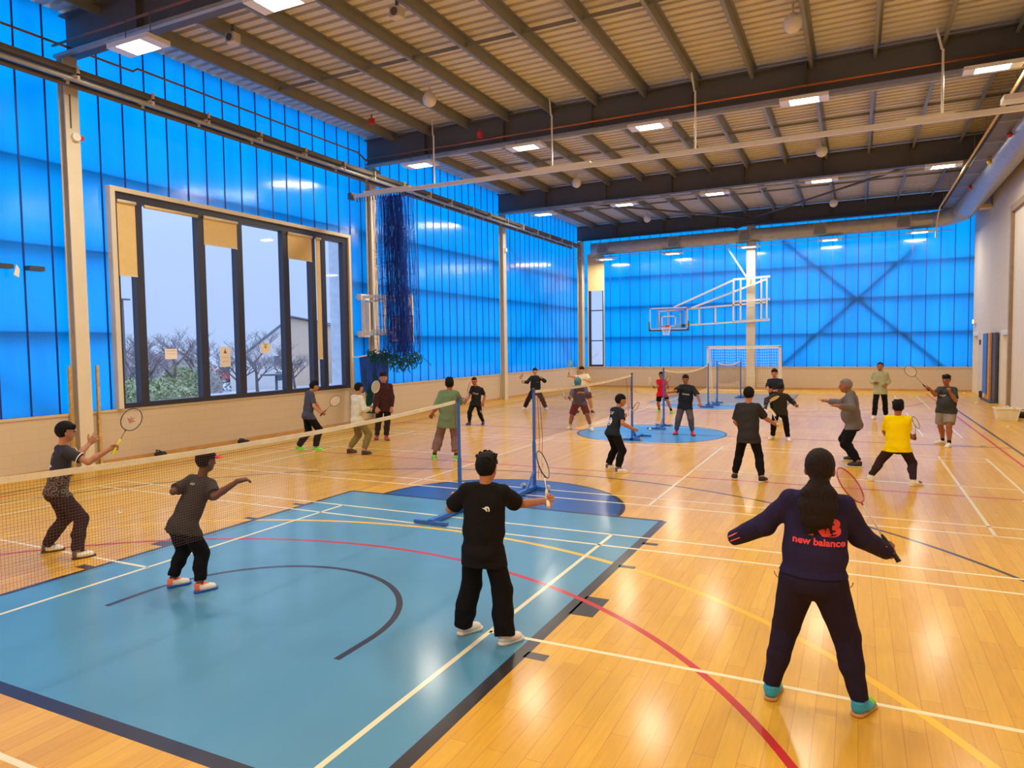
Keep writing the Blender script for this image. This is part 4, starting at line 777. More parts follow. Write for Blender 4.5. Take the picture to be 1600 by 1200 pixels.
# round mark on far wall: small pale ring
tag(MB().tube([(-3.2+.17*math.cos(t*PI/12),YF-.012,.66+.17*math.sin(t*PI/12)) for t in range(24)],.012,5,closed=True).build('wall_ring','cream_paint',loc=(-3.2,YF-.01,.66)),'faint round ring on the low far wall left of the third net','wall ring')
POSES={'glasses':{'pel':[-3.183,2.013,0.701],'sh':[-3.143,2.081,1.152],'head':[-3.126,2.108,1.345],'hipL':[-3.254,2.037,0.701],'hipR':[-3.112,1.989,0.701],'shL':[-3.27,2.126,1.157],'shR':[-3.015,2.037,1.147],'kneeL':[-3.308,2.17,0.372],'ankL':[-3.451,2.04,0.088],'fdirL':[0.435,0.9,0.0],'kneeR':[-2.961,2.13,0.408],'ankR':[-2.89,2.028,0.088],'fdirR':[0.387,0.922,0.0],'elL':[-3.318,2.347,1.04],'wrL':[-3.383,2.528,1.151],'hdL':[0.295,0.594,0.748],'elR':[-2.812,2.138,1.03],'wrR':[-2.712,2.313,1.149],'hdR':[0.065,0.952,0.299],'hf':[0.387,0.921,-0.052],'F':[0.322,0.947,0.0],'S':[0.322,0.947,0.0],'rk':[['R',[0.212,0.43,0.878],[-0.858,0.512,-0.044]]],'base':[-3.171,2.034,0.0],'H':1.5,'g':1.0},'cap':{'pel':[-0.992,1.824,0.595],'sh':[-0.955,2.023,0.978],'head':[-0.927,2.059,1.163],'hipL':[-1.063,1.82,0.595],'hipR':[-0.921,1.829,0.595],'shL':[-1.082,2.022,0.991],'shR':[-0.828,2.024,0.965],'kneeL':[-1.1,1.915,0.334],'ankL':[-1.154,1.831,0.084],'fdirL':[0.35,0.937,0.0],'kneeR':[-0.852,1.914,0.337],'ankR':[-0.802,1.836,0.084],'fdirR':[0.35,0.937,0.0],'elL':[-1.054,1.794,0.917],'wrL':[-1.169,1.968,0.893],'hdL':[-0.363,0.931,0.032],'elR':[-0.641,1.894,0.884],'wrR':[-0.523,2.055,1.004],'hdR':[0.653,0.74,0.164],'hf':[0.181,0.98,-0.087],'F':[-0.061,0.998,0.0],'S':[-0.061,0.998,0.0],'base':[-0.978,1.834,0.0],'H':1.42,'g':1.0},'black':{'pel':[2.063,1.998,0.682],'sh':[2.084,2.009,1.139],'head':[2.099,2.017,1.302],'hipL':[1.992,1.974,0.682],'hipR':[2.134,2.022,0.682],'shL':[1.956,1.966,1.146],'shR':[2.212,2.052,1.132],'kneeL':[1.931,2.048,0.382],'ankL':[1.875,2.015,0.088],'fdirL':[0.395,0.918,0.0],'kneeR':[2.193,2.054,0.374],'ankR':[2.247,1.978,0.088],'fdirR':[0.489,0.872,0.0],'elL':[1.78,2.008,0.966],'wrL':[1.69,2.208,0.997],'hdL':[-0.186,0.935,0.303],'elR':[2.226,2.261,0.987],'wrR':[2.444,2.27,1.028],'hdR':[0.944,-0.265,0.194],'hf':[-0.012,0.997,-0.07],'F':[-0.321,0.947,0.0],'S':[-0.321,0.947,0.0],'rk':[['R',[-0.405,0.709,0.577],[-0.885,-0.146,-0.442]]],'base':[2.061,1.997,0.0],'H':1.5,'g':1.0},'girl':{'pel':[4.348,1.954,0.786],'sh':[4.368,1.955,1.261],'head':[4.38,1.956,1.451],'hipL':[4.27,1.951,0.786],'hipR':[4.425,1.958,0.786],'shL':[4.221,1.949,1.268],'shR':[4.515,1.962,1.255],'kneeL':[4.19,2.047,0.431],'ankL':[4.116,1.951,0.09],'fdirL':[0.043,0.999,0.0],'kneeR':[4.531,2.039,0.434],'ankR':[4.609,1.959,0.09],'fdirR':[0.43,0.903,0.0],'elL':[4.061,2.019,1.068],'wrL':[3.898,2.138,0.956],'hdL':[-0.747,0.579,-0.326],'elR':[4.601,2.085,1.037],'wrR':[4.716,2.254,0.93],'hdR':[0.6,0.716,-0.358],'hf':[-0.01,0.998,-0.07],'F':[-0.045,0.999,0.0],'S':[-0.045,0.999,0.0],'rk':[['R',[-0.518,0.303,0.8],[-0.718,0.354,-0.599]]],'base':[4.362,1.955,0.0],'H':1.56,'g':1.15},'slate':{'pel':[-6.073,9.085,0.772],'sh':[-6.035,9.12,1.242],'head':[-5.963,9.186,1.392],'hipL':[-6.141,9.123,0.772],'hipR':[-6.006,9.046,0.772],'shL':[-6.156,9.189,1.247],'shR':[-5.914,9.051,1.237],'kneeL':[-6.159,9.186,0.387],'ankL':[-6.32,9.023,0.09],'fdirL':[0.675,0.738,0.0],'kneeR':[-5.857,9.201,0.445],'ankR':[-5.891,9.086,0.09],'fdirR':[0.675,0.738,0.0],'elL':[-6.016,9.289,1.007],'wrL':[-5.917,9.353,0.807],'hdL':[-0.367,0.894,-0.259],'elR':[-5.847,9.028,0.984],'wrR':[-5.664,9.025,0.845],'hdR':[-0.23,0.971,0.066],'hf':[0.595,0.776,-0.208],'F':[0.492,0.871,0.0],'S':[0.492,0.871,0.0],'rk':[['R',[0.517,0.506,0.69],[-0.693,0.721,-0.01]]],'base':[-6.106,9.055,0.0],'H':1.55,'g':1.0},'white':{'pel':[-4.77,9.116,0.72],'sh':[-4.756,9.127,1.183],'head':[-4.727,9.15,1.376],'hipL':[-4.843,9.137,0.72],'hipR':[-4.697,9.095,0.72],'shL':[-4.887,9.165,1.186],'shR':[-4.625,9.088,1.18],'kneeL':[-4.872,9.282,0.38],'ankL':[-5.009,9.132,0.088],'fdirL':[0.519,0.855,0.0],'kneeR':[-4.571,9.235,0.401],'ankR':[-4.572,9.066,0.088],'fdirR':[0.519,0.855,0.0],'elL':[-4.73,9.265,0.958],'wrL':[-4.764,9.479,0.898],'hdL':[-0.298,0.924,0.24],'elR':[-4.533,9.054,0.942],'wrR':[-4.565,9.276,0.935],'hdR':[-0.263,0.877,0.402],'hf':[0.363,0.93,-0.052],'F':[0.281,0.96,0.0],'S':[0.281,0.96,0.0],'rk':[['R',[0.132,0.168,0.977],[-0.945,0.318,0.073]]],'base':[-4.791,9.099,0.0],'H':1.52,'g':1.0},'maroon':{'pel':[-5.616,11.186,0.784],'sh':[-5.608,11.192,1.303],'head':[-5.609,11.191,1.487],'hipL':[-5.556,11.246,0.784],'hipR':[-5.677,11.126,0.784],'shL':[-5.499,11.3,1.3],'shR':[-5.716,11.085,1.306],'kneeL':[-5.485,11.141,0.443],'ankL':[-5.525,11.138,0.096],'fdirL':[0.785,-0.62,0.0],'kneeR':[-5.711,11.091,0.424],'ankR':[-5.815,11.154,0.096],'fdirR':[0.45,-0.893,-0.0],'elL':[-5.46,11.303,1.013],'wrL':[-5.43,11.238,0.772],'hdL':[0.099,-0.209,-0.973],'elR':[-5.697,11.001,1.03],'wrR':[-5.638,10.95,0.791],'hdR':[0.191,-0.164,-0.968],'hf':[0.626,-0.78,0.0],'F':[0.704,-0.711,0.0],'S':[0.704,-0.711,0.0],'base':[-5.67,11.146,0.0],'H':1.7,'g':1.0},'green':{'pel':[-2.57,9.142,0.825],'sh':[-2.549,9.154,1.312],'head':[-2.536,9.163,1.487],'hipL':[-2.643,9.109,0.825],'hipR':[-2.497,9.174,0.825],'shL':[-2.681,9.097,1.319],'shR':[-2.417,9.212,1.305],'kneeL':[-2.792,9.167,0.457],'ankL':[-2.86,9.069,0.092],'fdirL':[-0.525,0.851,0.0],'kneeR':[-2.493,9.279,0.438],'ankR':[-2.401,9.139,0.092],'fdirR':[-0.286,0.958,0.0],'elL':[-2.756,9.02,1.03],'wrL':[-2.924,9.128,0.903],'hdL':[-0.634,0.438,-0.638],'elR':[-2.422,9.387,1.097],'wrR':[-2.525,9.592,1.155],'hdR':[-0.354,0.909,0.219],'hf':[-0.369,0.93,0.0],'F':[-0.401,0.916,0.0],'S':[-0.401,0.916,0.0],'base':[-2.631,9.104,0.0],'H':1.6,'g':1.05},'orange':{'pel':[-5.045,14.704,0.612],'sh':[-4.935,14.606,1.045],'head':[-5.003,14.569,1.235],'hipL':[-4.971,14.716,0.612],'hipR':[-5.119,14.692,0.612],'shL':[-4.806,14.634,1.019],'shR':[-5.065,14.579,1.072],'kneeL':[-4.891,14.666,0.329],'ankL':[-4.876,14.818,0.088],'fdirL':[0.408,-0.913,-0.0],'kneeR':[-5.157,14.542,0.358],'ankR':[-5.209,14.619,0.088],'fdirR':[-0.104,-0.995,-0.0],'elL':[-4.79,14.782,0.812],'wrL':[-4.767,14.639,0.643],'hdL':[0.085,-0.534,-0.841],'elR':[-5.144,14.514,0.824],'wrR':[-5.136,14.334,0.694],'hdR':[0.292,-0.947,-0.136],'hf':[0.156,-0.978,-0.139],'F':[0.157,-0.988,-0.0],'S':[0.157,-0.988,-0.0],'rk':[['R',[0.212,0.176,0.961],[-0.917,-0.303,0.258]]],'base':[-5.043,14.718,0.0],'H':1.5,'g':1.0},'pullover':{'pel':[-5.316,19.426,0.631],'sh':[-5.301,19.433,1.125],'head':[-5.319,19.425,1.323],'hipL':[-5.243,19.459,0.631],'hipR':[-5.39,19.393,0.631],'shL':[-5.168,19.493,1.12],'shR':[-5.434,19.373,1.13],'kneeL':[-5.036,19.354,0.388],'ankL':[-4.927,19.421,0.093],'fdirL':[0.811,-0.585,0.0],'kneeR':[-5.552,19.323,0.346],'ankR':[-5.725,19.423,0.093],'fdirR':[-0.187,-0.982,-0.0],'elL':[-4.947,19.384,0.999],'wrL':[-4.971,19.171,1.107],'hdL':[-0.195,-0.743,0.64],'elR':[-5.489,19.154,0.972],'wrR':[-5.51,18.915,0.985],'hdR':[-0.068,-0.997,-0.021],'hf':[0.41,-0.912,0.0],'F':[0.41,-0.912,0.0],'S':[0.41,-0.912,0.0],'rk':[['R',[0.319,-0.839,0.44],[-0.863,-0.065,0.501]]],'base':[-5.326,19.422,0.0],'H':1.62,'g':1.08},'bent':{'pel':[-1.886,14.586,0.719],'sh':[-1.787,14.308,1.115],'head':[-1.774,14.185,1.261],'hipL':[-1.809,14.612,0.719],'hipR':[-1.963,14.56,0.719],'shL':[-1.649,14.355,1.114],'shR':[-1.925,14.261,1.116],'kneeL':[-1.641,14.472,0.425],'ankL':[-1.565,14.557,0.093],'fdirL':[0.581,-0.814,0.0],'kneeR':[-2.056,14.47,0.376],'ankR':[-2.18,14.636,0.093],'fdirR':[0.01,-1.0,-0.0],'elL':[-1.522,14.149,0.982],'wrL':[-1.573,13.917,1.013],'hdL':[-0.434,-0.871,0.23],'elR':[-1.871,14.025,0.985],'wrR':[-1.829,13.803,0.904],'hdR':[0.188,-0.976,-0.105],'hf':[0.154,-0.553,-0.819],'F':[0.318,-0.948,-0.0],'S':[0.318,-0.948,-0.0],'rk':[['R',[0.044,-0.943,0.331],[-0.946,-0.146,-0.288]]],'base':[-1.873,14.596,0.0],'H':1.62,'g':1.0},'whitetee':{'pel':[-3.305,18.811,0.764],'sh':[-3.36,18.791,1.209],'head':[-3.378,18.784,1.396],'hipL':[-3.225,18.837,0.764],'hipR':[-3.385,18.785,0.764],'shL':[-3.217,18.838,1.229],'shR':[-3.502,18.744,1.19],'kneeL':[-3.106,18.787,0.417],'ankL':[-3.094,18.936,0.096],'fdirL':[0.645,-0.764,0.0],'kneeR':[-3.413,18.621,0.433],'ankR':[-3.489,18.696,0.096],'fdirR':[0.003,-1.0,-0.0],'elL':[-3.072,18.655,1.064],'wrL':[-3.125,18.416,1.106],'hdL':[-0.226,-0.962,0.155],'elR':[-3.519,18.459,1.192],'wrR':[-3.567,18.219,1.234],'hdR':[0.015,-0.929,0.37],'hf':[0.262,-0.965,0.0],'F':[0.312,-0.95,-0.0],'S':[0.312,-0.95,-0.0],'rk':[['R',[0.317,-0.502,0.805],[-0.805,0.306,0.508]]],'base':[-3.292,18.816,0.0],'H':1.68,'g':1.0},'kit':{'pel':[0.767,9.141,0.675],'sh':[0.833,9.215,1.063],'head':[0.892,9.234,1.231],'hipL':[0.712,9.191,0.675],'hipR':[0.823,9.091,0.675],'shL':[0.733,9.305,1.062],'shR':[0.933,9.124,1.063],'kneeL':[0.762,9.315,0.377],'ankL':[0.643,9.294,0.088],'fdirL':[0.884,0.468,0.0],'kneeR':[0.955,9.109,0.377],'ankR':[0.913,8.995,0.088],'fdirR':[0.921,0.389,0.0],'elL':[0.824,9.447,0.87],'wrL':[0.815,9.667,0.894],'hdL':[-0.008,0.982,0.187],'elR':[0.999,8.99,0.856],'wrR':[1.137,9.134,0.758],'hdR':[0.35,0.921,-0.171],'hf':[0.862,0.496,-0.105],'F':[0.67,0.742,0.0],'S':[0.67,0.742,0.0],'rk':[['L',[0.199,0.946,0.255],[-0.9,0.074,0.429]]],'base':[0.778,9.144,0.0],'H':1.5,'g':1.0},'red':{'pel':[-1.049,19.883,0.587],'sh':[-1.048,19.883,1.02],'head':[-1.067,19.879,1.206],'hipL':[-0.981,19.902,0.587],'hipR':[-1.118,19.864,0.587],'shL':[-0.925,19.918,1.02],'shR':[-1.171,19.849,1.02],'kneeL':[-0.815,19.73,0.369],'ankL':[-0.697,19.703,0.084],'fdirL':[0.692,-0.722,0.0],'kneeR':[-1.163,19.866,0.267],'ankR':[-1.193,20.114,0.084],'fdirR':[-0.362,-0.932,-0.0],'elL':[-0.874,19.762,0.843],'wrL':[-0.788,19.576,0.794],'hdL':[0.332,-0.832,0.445],'elR':[-1.115,19.694,0.844],'wrR':[-1.178,19.495,0.814],'hdR':[-0.151,-0.937,0.315],'hf':[0.152,-0.988,0.0],'F':[0.272,-0.962,0.0],'S':[0.272,-0.962,0.0],'rk':[['R',[-0.038,-0.862,0.505],[-0.957,0.178,0.23]],['L',[0.158,-0.75,0.642],[-0.814,0.269,0.515]]],'base':[-0.945,19.909,0.0],'H':1.42,'g':1.0},'greypants':{'pel':[0.865,14.492,0.708],'sh':[0.905,14.5,1.164],'head':[0.876,14.494,1.349],'hipL':[0.938,14.508,0.708],'hipR':[0.792,14.476,0.708],'shL':[1.036,14.529,1.151],'shR':[0.773,14.472,1.176],'kneeL':[1.019,14.41,0.4],'ankL':[1.05,14.463,0.088],'fdirL':[0.458,-0.889,0.0],'kneeR':[0.721,14.43,0.386],'ankR':[0.645,14.513,0.088],'fdirR':[-0.134,-0.991,-0.0],'elL':[1.178,14.43,0.964],'wrL':[1.26,14.319,0.791],'hdL':[0.228,-0.701,-0.676],'elR':[0.7,14.249,1.076],'wrR':[0.592,14.056,1.056],'hdR':[-0.864,0.502,0.046],'hf':[0.144,-0.987,-0.07],'F':[0.213,-0.977,0.0],'S':[0.213,-0.977,0.0],'base':[0.848,14.488,0.0],'H':1.5,'g':1.1},'tee':{'pel':[3.041,9.094,0.725],'sh':[3.035,9.093,1.201],'head':[3.044,9.095,1.39],'hipL':[2.963,9.092,0.725],'hipR':[3.119,9.096,0.725],'shL':[2.895,9.09,1.199],'shR':[3.175,9.097,1.203],'kneeL':[2.887,9.189,0.407],'ankL':[2.826,9.138,0.09],'fdirL':[-0.216,0.976,0.0],'kneeR':[3.197,9.149,0.397],'ankR':[3.249,9.05,0.09],'fdirR':[0.383,0.924,0.0],'elL':[2.837,9.112,0.941],'wrL':[2.867,9.315,0.837],'hdL':[0.103,0.933,-0.345],'elR':[3.27,9.245,1.004],'wrR':[3.389,9.415,0.903],'hdR':[0.369,0.891,-0.263],'hf':[-0.043,0.998,-0.052],'F':[-0.025,1.0,0.0],'S':[-0.025,1.0,0.0],'rk':[['R',[-0.27,0.903,0.335],[-0.754,0.019,-0.657]]],'base':[3.037,9.094,0.0],'H':1.56,'g':1.0},'blacktee':{'pel':[2.529,18.493,0.634],'sh':[2.531,18.442,1.135],'head':[2.513,18.441,1.343],'hipL':[2.612,18.494,0.634],'hipR':[2.446,18.491,0.634],'shL':[2.68,18.446,1.135],'shR':[2.382,18.439,1.135],'kneeL':[2.67,18.369,0.349],'ankL':[2.716,18.53,0.095],'fdirL':[0.022,-1.0,-0.0],'kneeR':[2.502,18.337,0.362],'ankR':[2.552,18.474,0.095],'fdirR':[0.022,-1.0,-0.0],'elL':[2.734,18.268,0.923],'wrL':[2.62,18.058,0.863],'hdL':[-0.466,-0.851,0.241],'elR':[2.347,18.263,0.917],'wrR':[2.437,18.048,0.843],'hdR':[0.233,-0.529,0.816],'hf':[0.056,-0.998,0.0],'F':[0.022,-1.0,-0.0],'S':[0.022,-1.0,-0.0],'base':[2.634,18.502,0.0],'H':1.66,'g':1.0},'darkgrey':{'pel':[3.047,14.278,0.647],'sh':[3.065,14.129,1.02],'head':[3.064,14.129,1.163],'hipL':[3.119,14.285,0.647],'hipR':[2.975,14.272,0.647],'shL':[3.195,14.141,1.018],'shR':[2.935,14.117,1.021],'kneeL':[3.186,14.173,0.371],'ankL':[3.217,14.225,0.085],'fdirL':[0.425,-0.905,0.0],'kneeR':[2.913,14.219,0.353],'ankR':[2.882,14.332,0.085],'fdirR':[-0.498,-0.867,-0.0],'elL':[3.269,14.34,0.893],'wrL':[3.376,14.168,0.823],'hdL':[0.395,-0.876,-0.276],'elR':[2.795,13.937,0.928],'wrR':[2.795,13.755,0.814],'hdR':[0.342,-0.823,-0.454],'hf':[-0.081,-0.948,-0.309],'F':[0.09,-0.996,0.0],'S':[0.09,-0.996,0.0],'rk':[['R',[0.481,-0.732,0.482],[-0.441,0.273,0.855]]],'base':[3.05,14.279,0.0],'H':1.45,'g':1.0},'coach':{'pel':[4.544,11.425,0.724],'sh':[4.49,11.425,1.251],'head':[4.405,11.425,1.406],'hipL':[4.534,11.338,0.724],'hipR':[4.553,11.511,0.724],'shL':[4.473,11.269,1.25],'shR':[4.506,11.581,1.253],'kneeL':[4.418,11.207,0.376],'ankL':[4.627,11.071,0.098],'fdirL':[-0.996,0.089,0.0],'kneeR':[4.382,11.663,0.409],'ankR':[4.555,11.779,0.098],'fdirR':[-0.996,0.089,0.0],'elL':[4.515,11.071,1.034],'wrL':[4.314,10.917,1.081],'hdL':[-0.863,0.502,0.055],'elR':[4.341,11.74,1.067],'wrR':[4.11,11.852,1.089],'hdR':[-0.933,0.292,0.21],'hf':[-0.995,0.089,-0.035],'F':[-0.994,0.106,0.0],'S':[-0.994,0.106,0.0],'base':[4.591,11.425,0.0],'H':1.74,'g':1.12},'hoodie':{'pel':[5.207,19.954,0.805],'sh':[5.2,19.954,1.293],'head':[5.19,19.954,1.484],'hipL':[5.287,19.952,0.805],'hipR':[5.127,19.956,0.805],'shL':[5.344,19.95,1.295],'shR':[5.056,19.958,1.291],'kneeL':[5.333,19.987,0.425],'ankL':[5.36,20.143,0.092],'fdirL':[0.315,-0.949,0.0],'kneeR':[5.082,19.795,0.459],'ankR':[5.059,19.765,0.092],'fdirR':[-0.369,-0.93,-0.0],'elL':[5.408,20.057,1.053],'wrL':[5.338,19.845,0.972],'hdL':[-0.386,-0.846,-0.368],'elR':[5.003,20.068,1.048],'wrR':[5.064,19.844,1.006],'hdR':[0.342,-0.819,0.46],'hf':[-0.121,-0.898,0.423],'F':[-0.029,-1.0,0.0],'S':[-0.029,-1.0,0.0],'base':[5.209,19.954,0.0],'H':1.6,'g':1.0},'yellow':{'pel':[5.166,9.71,0.574],'sh':[5.156,9.711,1.01],'head':[5.162,9.71,1.183],'hipL':[5.091,9.713,0.574],'hipR':[5.241,9.707,0.574],'shL':[5.021,9.716,1.007],'shR':[5.291,9.705,1.013],'kneeL':[4.945,9.843,0.342],'ankL':[4.806,9.818,0.088],'fdirL':[-0.383,0.924,0.0],'kneeR':[5.369,9.793,0.313],'ankR':[5.375,9.609,0.088],'fdirR':[0.793,0.609,0.0],'elL':[4.984,9.844,0.789],'wrL':[5.046,10.021,0.669],'hdL':[0.364,0.867,-0.34],'elR':[5.298,9.801,0.777],'wrR':[5.38,9.983,0.679],'hdR':[0.271,0.953,0.139],'hf':[0.095,0.992,-0.087],'F':[0.043,0.999,0.0],'S':[0.043,0.999,0.0],'rk':[['R',[0.078,0.91,0.406],[-0.819,0.291,-0.495]]],'base':[5.09,9.713,0.0],'H':1.5,'g':1.05},'shorts':{'pel':[6.28,14.563,0.74],'sh':[6.284,14.563,1.183],'head':[6.27,14.564,1.37],'hipL':[6.349,14.541,0.74],'hipR':[6.21,14.585,0.74],'shL':[6.409,14.523,1.182],'shR':[6.159,14.603,1.184],'kneeL':[6.314,14.375,0.425],'ankL':[6.319,14.323,0.086],'fdirL':[-0.354,-0.935,-0.0],'kneeR':[6.19,14.655,0.39],'ankR':[6.252,14.802,0.086],'fdirR':[-0.987,-0.161,-0.0],'elL':[6.426,14.422,0.956],'wrL':[6.319,14.394,1.141],'hdL':[-0.356,-0.627,0.693],'elR':[6.06,14.406,1.069],'wrR':[5.944,14.288,1.208],'hdR':[-0.69,-0.506,0.517],'hf':[-0.433,-0.899,-0.07],'F':[-0.305,-0.952,-0.0],'S':[-0.305,-0.952,-0.0],'rk':[['R',[-0.637,0.073,0.767],[-0.069,0.986,-0.151]]],'base':[6.286,14.562,0.0],'H':1.46,'g':1.3}}
# ================================================================ people
from mathutils.bvhtree import BVHTree
A_=lambda p: np.array(p,dtype=np.float64)
def uv(v): return v/max(1e-9,np.linalg.norm(v))
class Field:
    """signed distance grid, turned into one continuous surface"""
    def __init__(s,lo,hi,h): s.o=A_(lo)-2*h; s.h=h; s.n=np.ceil((A_(hi)-s.o)/h).astype(int)+3; s.A=np.full(s.n,1.0,np.float32)
    def sub(s,lo,hi):
        i0=np.clip(np.floor((A_(lo)-s.o)/s.h).astype(int),0,s.n-1); i1=np.clip(np.ceil((A_(hi)-s.o)/s.h).astype(int)+1,1,s.n)
        if (i1<=i0).any(): return None,None
        ax=[(s.o[k]+s.h*np.arange(i0[k],i1[k])).astype(np.float32) for k in range(3)]
        return tuple(slice(i0[k],i1[k]) for k in range(3)),(ax[0][:,None,None],ax[1][None,:,None],ax[2][None,None,:])
    def put(s,sl,d,k,cut=False):
        a=s.A[sl]
        if cut: s.A[sl]=np.maximum(a,-d); return
        if k>0:
            hh=np.clip(.5+.5*(a-d)/k,0,1); s.A[sl]=a+(d-a)*hh-k*hh*(1-hh)
        else: s.A[sl]=np.minimum(a,d)
    def cone(s,a,b,ra,rb,k=.01,e=None,ke=1.0,clipb=None,clipa=None,cut=False):
        a=A_(a);b=A_(b); m=max(ra,rb)/min(1,ke)+k+2*s.h
        sl,X=s.sub(np.minimum(a,b)-m,np.maximum(a,b)+m)
        if sl is None: return
        ba=b-a; L2=max(1e-9,ba@ba); q=[X[i]-np.float32(a[i]) for i in range(3)]
        t=np.clip((q[0]*ba[0]+q[1]*ba[1]+q[2]*ba[2])/L2,0,1)
        q=[q[i]-t*ba[i] for i in range(3)]
        if e is not None:
            le=q[0]*e[0]+q[1]*e[1]+q[2]*e[2]; q=[q[i]-le*e[i]*(1-ke) for i in range(3)]
        d=np.sqrt(q[0]**2+q[1]**2+q[2]**2)-(ra+(rb-ra)*t)
        u=ba/math.sqrt(L2)
        if clipb is not None: d=np.maximum(d,(X[0]-b[0])*u[0]+(X[1]-b[1])*u[1]+(X[2]-b[2])*u[2]-clipb)
        if clipa is not None: d=np.maximum(d,-((X[0]-a[0])*u[0]+(X[1]-a[1])*u[1]+(X[2]-a[2])*u[2])-clipa)
        s.put(sl,d.astype(np.float32),k,cut)
    def ell(s,c,ax,r,k=.01,cut=False,extra=None):
        """ellipsoid: axes rows of ax, radii r"""
        c=A_(c); m=max(r)+k+2*s.h; sl,X=s.sub(c-m,c+m)
        if sl is None: return
        q=[X[i]-np.float32(c[i]) for i in range(3)]; t=0; g=0
        for e,rr in zip(ax,r):
            l=q[0]*e[0]+q[1]*e[1]+q[2]*e[2]; t=t+(l/rr)**2; g=g+(l/rr**2)**2
        t=np.sqrt(t); d=t*(t-1)/np.sqrt(g+1e-9)
        if extra is not None: d=extra(X,d)
        s.put(sl,d.astype(np.float32),k,cut)
    def plane(s,p,n):   # keep the side the normal points away from
        X=[(s.o[k]+s.h*np.arange(s.n[k])).astype(np.float32) for k in range(3)]
        d=((X[0]-p[0])*n[0])[:,None,None]+((X[1]-p[1])*n[1])[None,:,None]+((X[2]-p[2])*n[2])[None,None,:]
        s.A=np.maximum(s.A,d.astype(np.float32))
    def wrinkle(s,amp,f=1.0,seed=0.0,zlow=None):
        act=np.abs(s.A)<3*s.h+amp; i,j,k=np.nonzero(act); x=s.o[0]+s.h*i;y=s.o[1]+s.h*j;z=s.o[2]+s.h*k
        w_=np.sin(f*(31*x+9*z)+2.2*np.sin(f*19*z+seed)+seed)*np.sin(f*(27*y-13*z)+1.7*np.sin(f*23*x+2*seed))+.6*np.sin(f*47*z+2.5*np.sin(f*(15*x+11*y)+seed))
        a=amp*np.ones_like(z)
        if zlow is not None: a=amp*(1+1.3*np.clip((zlow-z)/.15,0,1))
        s.A[i,j,k]+=(w_*a*.6).astype(np.float32)
    def mesh(s,off):
        A=s.A; I=A<0
        c=np.zeros(tuple(np.array(A.shape)-1),np.int8)
        for a in (0,1):
            for b in (0,1):
                for d in (0,1): c+=I[a:A.shape[0]-1+a,b:A.shape[1]-1+b,d:A.shape[2]-1+d]
        i,j,k=np.nonzero((c>0)&(c<8)); n=len(i)
        if n==0: return np.zeros((0,3)),np.zeros((0,4),int)
        idx=np.full(c.shape,-1,np.int32); idx[i,j,k]=np.arange(n)
        V={(a,b,d):A[i+a,j+b,k+d] for a in (0,1) for b in (0,1) for d in (0,1)}
        S=np.zeros((n,3));N=np.zeros(n)
        for p in V:
            for ax in range(3):
                if p[ax]==0:
                    q=list(p);q[ax]=1;q=tuple(q); v0,v1=V[p],V[q]; m=(v0<0)!=(v1<0); t=np.where(m,v0/np.where(m,v0-v1,1),0)
                    pos=np.array(p,float)[None,:].repeat(n,0); pos[:,ax]+=t; S+=pos*m[:,None]; N+=m
        P=S/N[:,None]+np.stack([i,j,k],1); P=s.o+P*s.h-A_(off)
        F=[]
        for ax in range(3):
            s0=[slice(None)]*3;s1=[slice(None)]*3;s0[ax]=slice(0,-1);s1[ax]=slice(1,None)
            a=I[tuple(s0)];b=I[tuple(s1)]; e=np.stack(np.nonzero(a!=b),1); u,v=[(1,2),(2,0),(0,1)][ax]
            ok=(e[:,u]>0)&(e[:,v]>0)&(e[:,u]<idx.shape[u])&(e[:,v]<idx.shape[v]); e=e[ok]
            def cell(du,dv): q=e.copy(); q[:,u]-=du; q[:,v]-=dv; return idx[q[:,0],q[:,1],q[:,2]]
            Q=np.stack([cell(1,1),cell(0,1),cell(0,0),cell(1,0)],1); fl=~a[tuple(e.T)]; Q[fl]=Q[fl][:,::-1]; F.append(Q)
        F=np.concatenate(F); F=F[(F>=0).all(1)]
        return P,F
def np_mesh(name,P,F,mats,parent=None,idx=None,smooth_it=1):
    if smooth_it:   # light relaxation removes the grid pattern
        for _ in range(smooth_it):
            S=np.zeros_like(P);N=np.zeros(len(P))
            for a in range(4):
                for b in ((a+1)%4,(a+3)%4): np.add.at(S,F[:,a],P[F[:,b]]) if 0 else None
            e=np.concatenate([F[:,[0,1]],F[:,[1,2]],F[:,[2,3]],F[:,[3,0]]]); e=np.concatenate([e,e[:,::-1]])
            for d in range(3): S[:,d]=np.bincount(e[:,0],weights=P[e[:,1],d],minlength=len(P))
            N=np.bincount(e[:,0],minlength=len(P)); P=P*.5+.5*S/np.maximum(N,1)[:,None]
    me=bpy.data.meshes.new(name); n,m=len(P),len(F)
    me.vertices.add(n); me.vertices.foreach_set('co',P.astype(np.float32).ravel())
    me.loops.add(4*m); me.loops.foreach_set('vertex_index',F.astype(np.int32).ravel())
    me.polygons.add(m); me.polygons.foreach_set('loop_start',np.arange(0,4*m,4,dtype=np.int32)); me.polygons.foreach_set('loop_total',np.full(m,4,np.int32))
    me.polygons.foreach_set('use_smooth',np.ones(m,bool))
    for x in mats: me.materials.append(MAT[x] if isinstance(x,str) else x)
    if idx is not None: me.polygons.foreach_set('material_index',idx.astype(np.int32))
    me.update(calc_edges=True); me.validate()
    o=bpy.data.objects.new(name,me); COL.objects.link(o)
    if parent is not None: o.parent=parent
    return o
def _halfspace(s,p,n):
    X=[(s.o[k]+s.h*np.arange(s.n[k])).astype(np.float32) for k in range(3)]
    return (((X[0]-p[0])*n[0])[:,None,None]+((X[1]-p[1])*n[1])[None,:,None]+((X[2]-p[2])*n[2])[None,None,:]).astype(np.float32)
def rot(v,ax,a):
    ax=uv(ax); return v*math.cos(a)+np.cross(ax,v)*math.sin(a)+ax*(ax@v)*(1-math.cos(a))
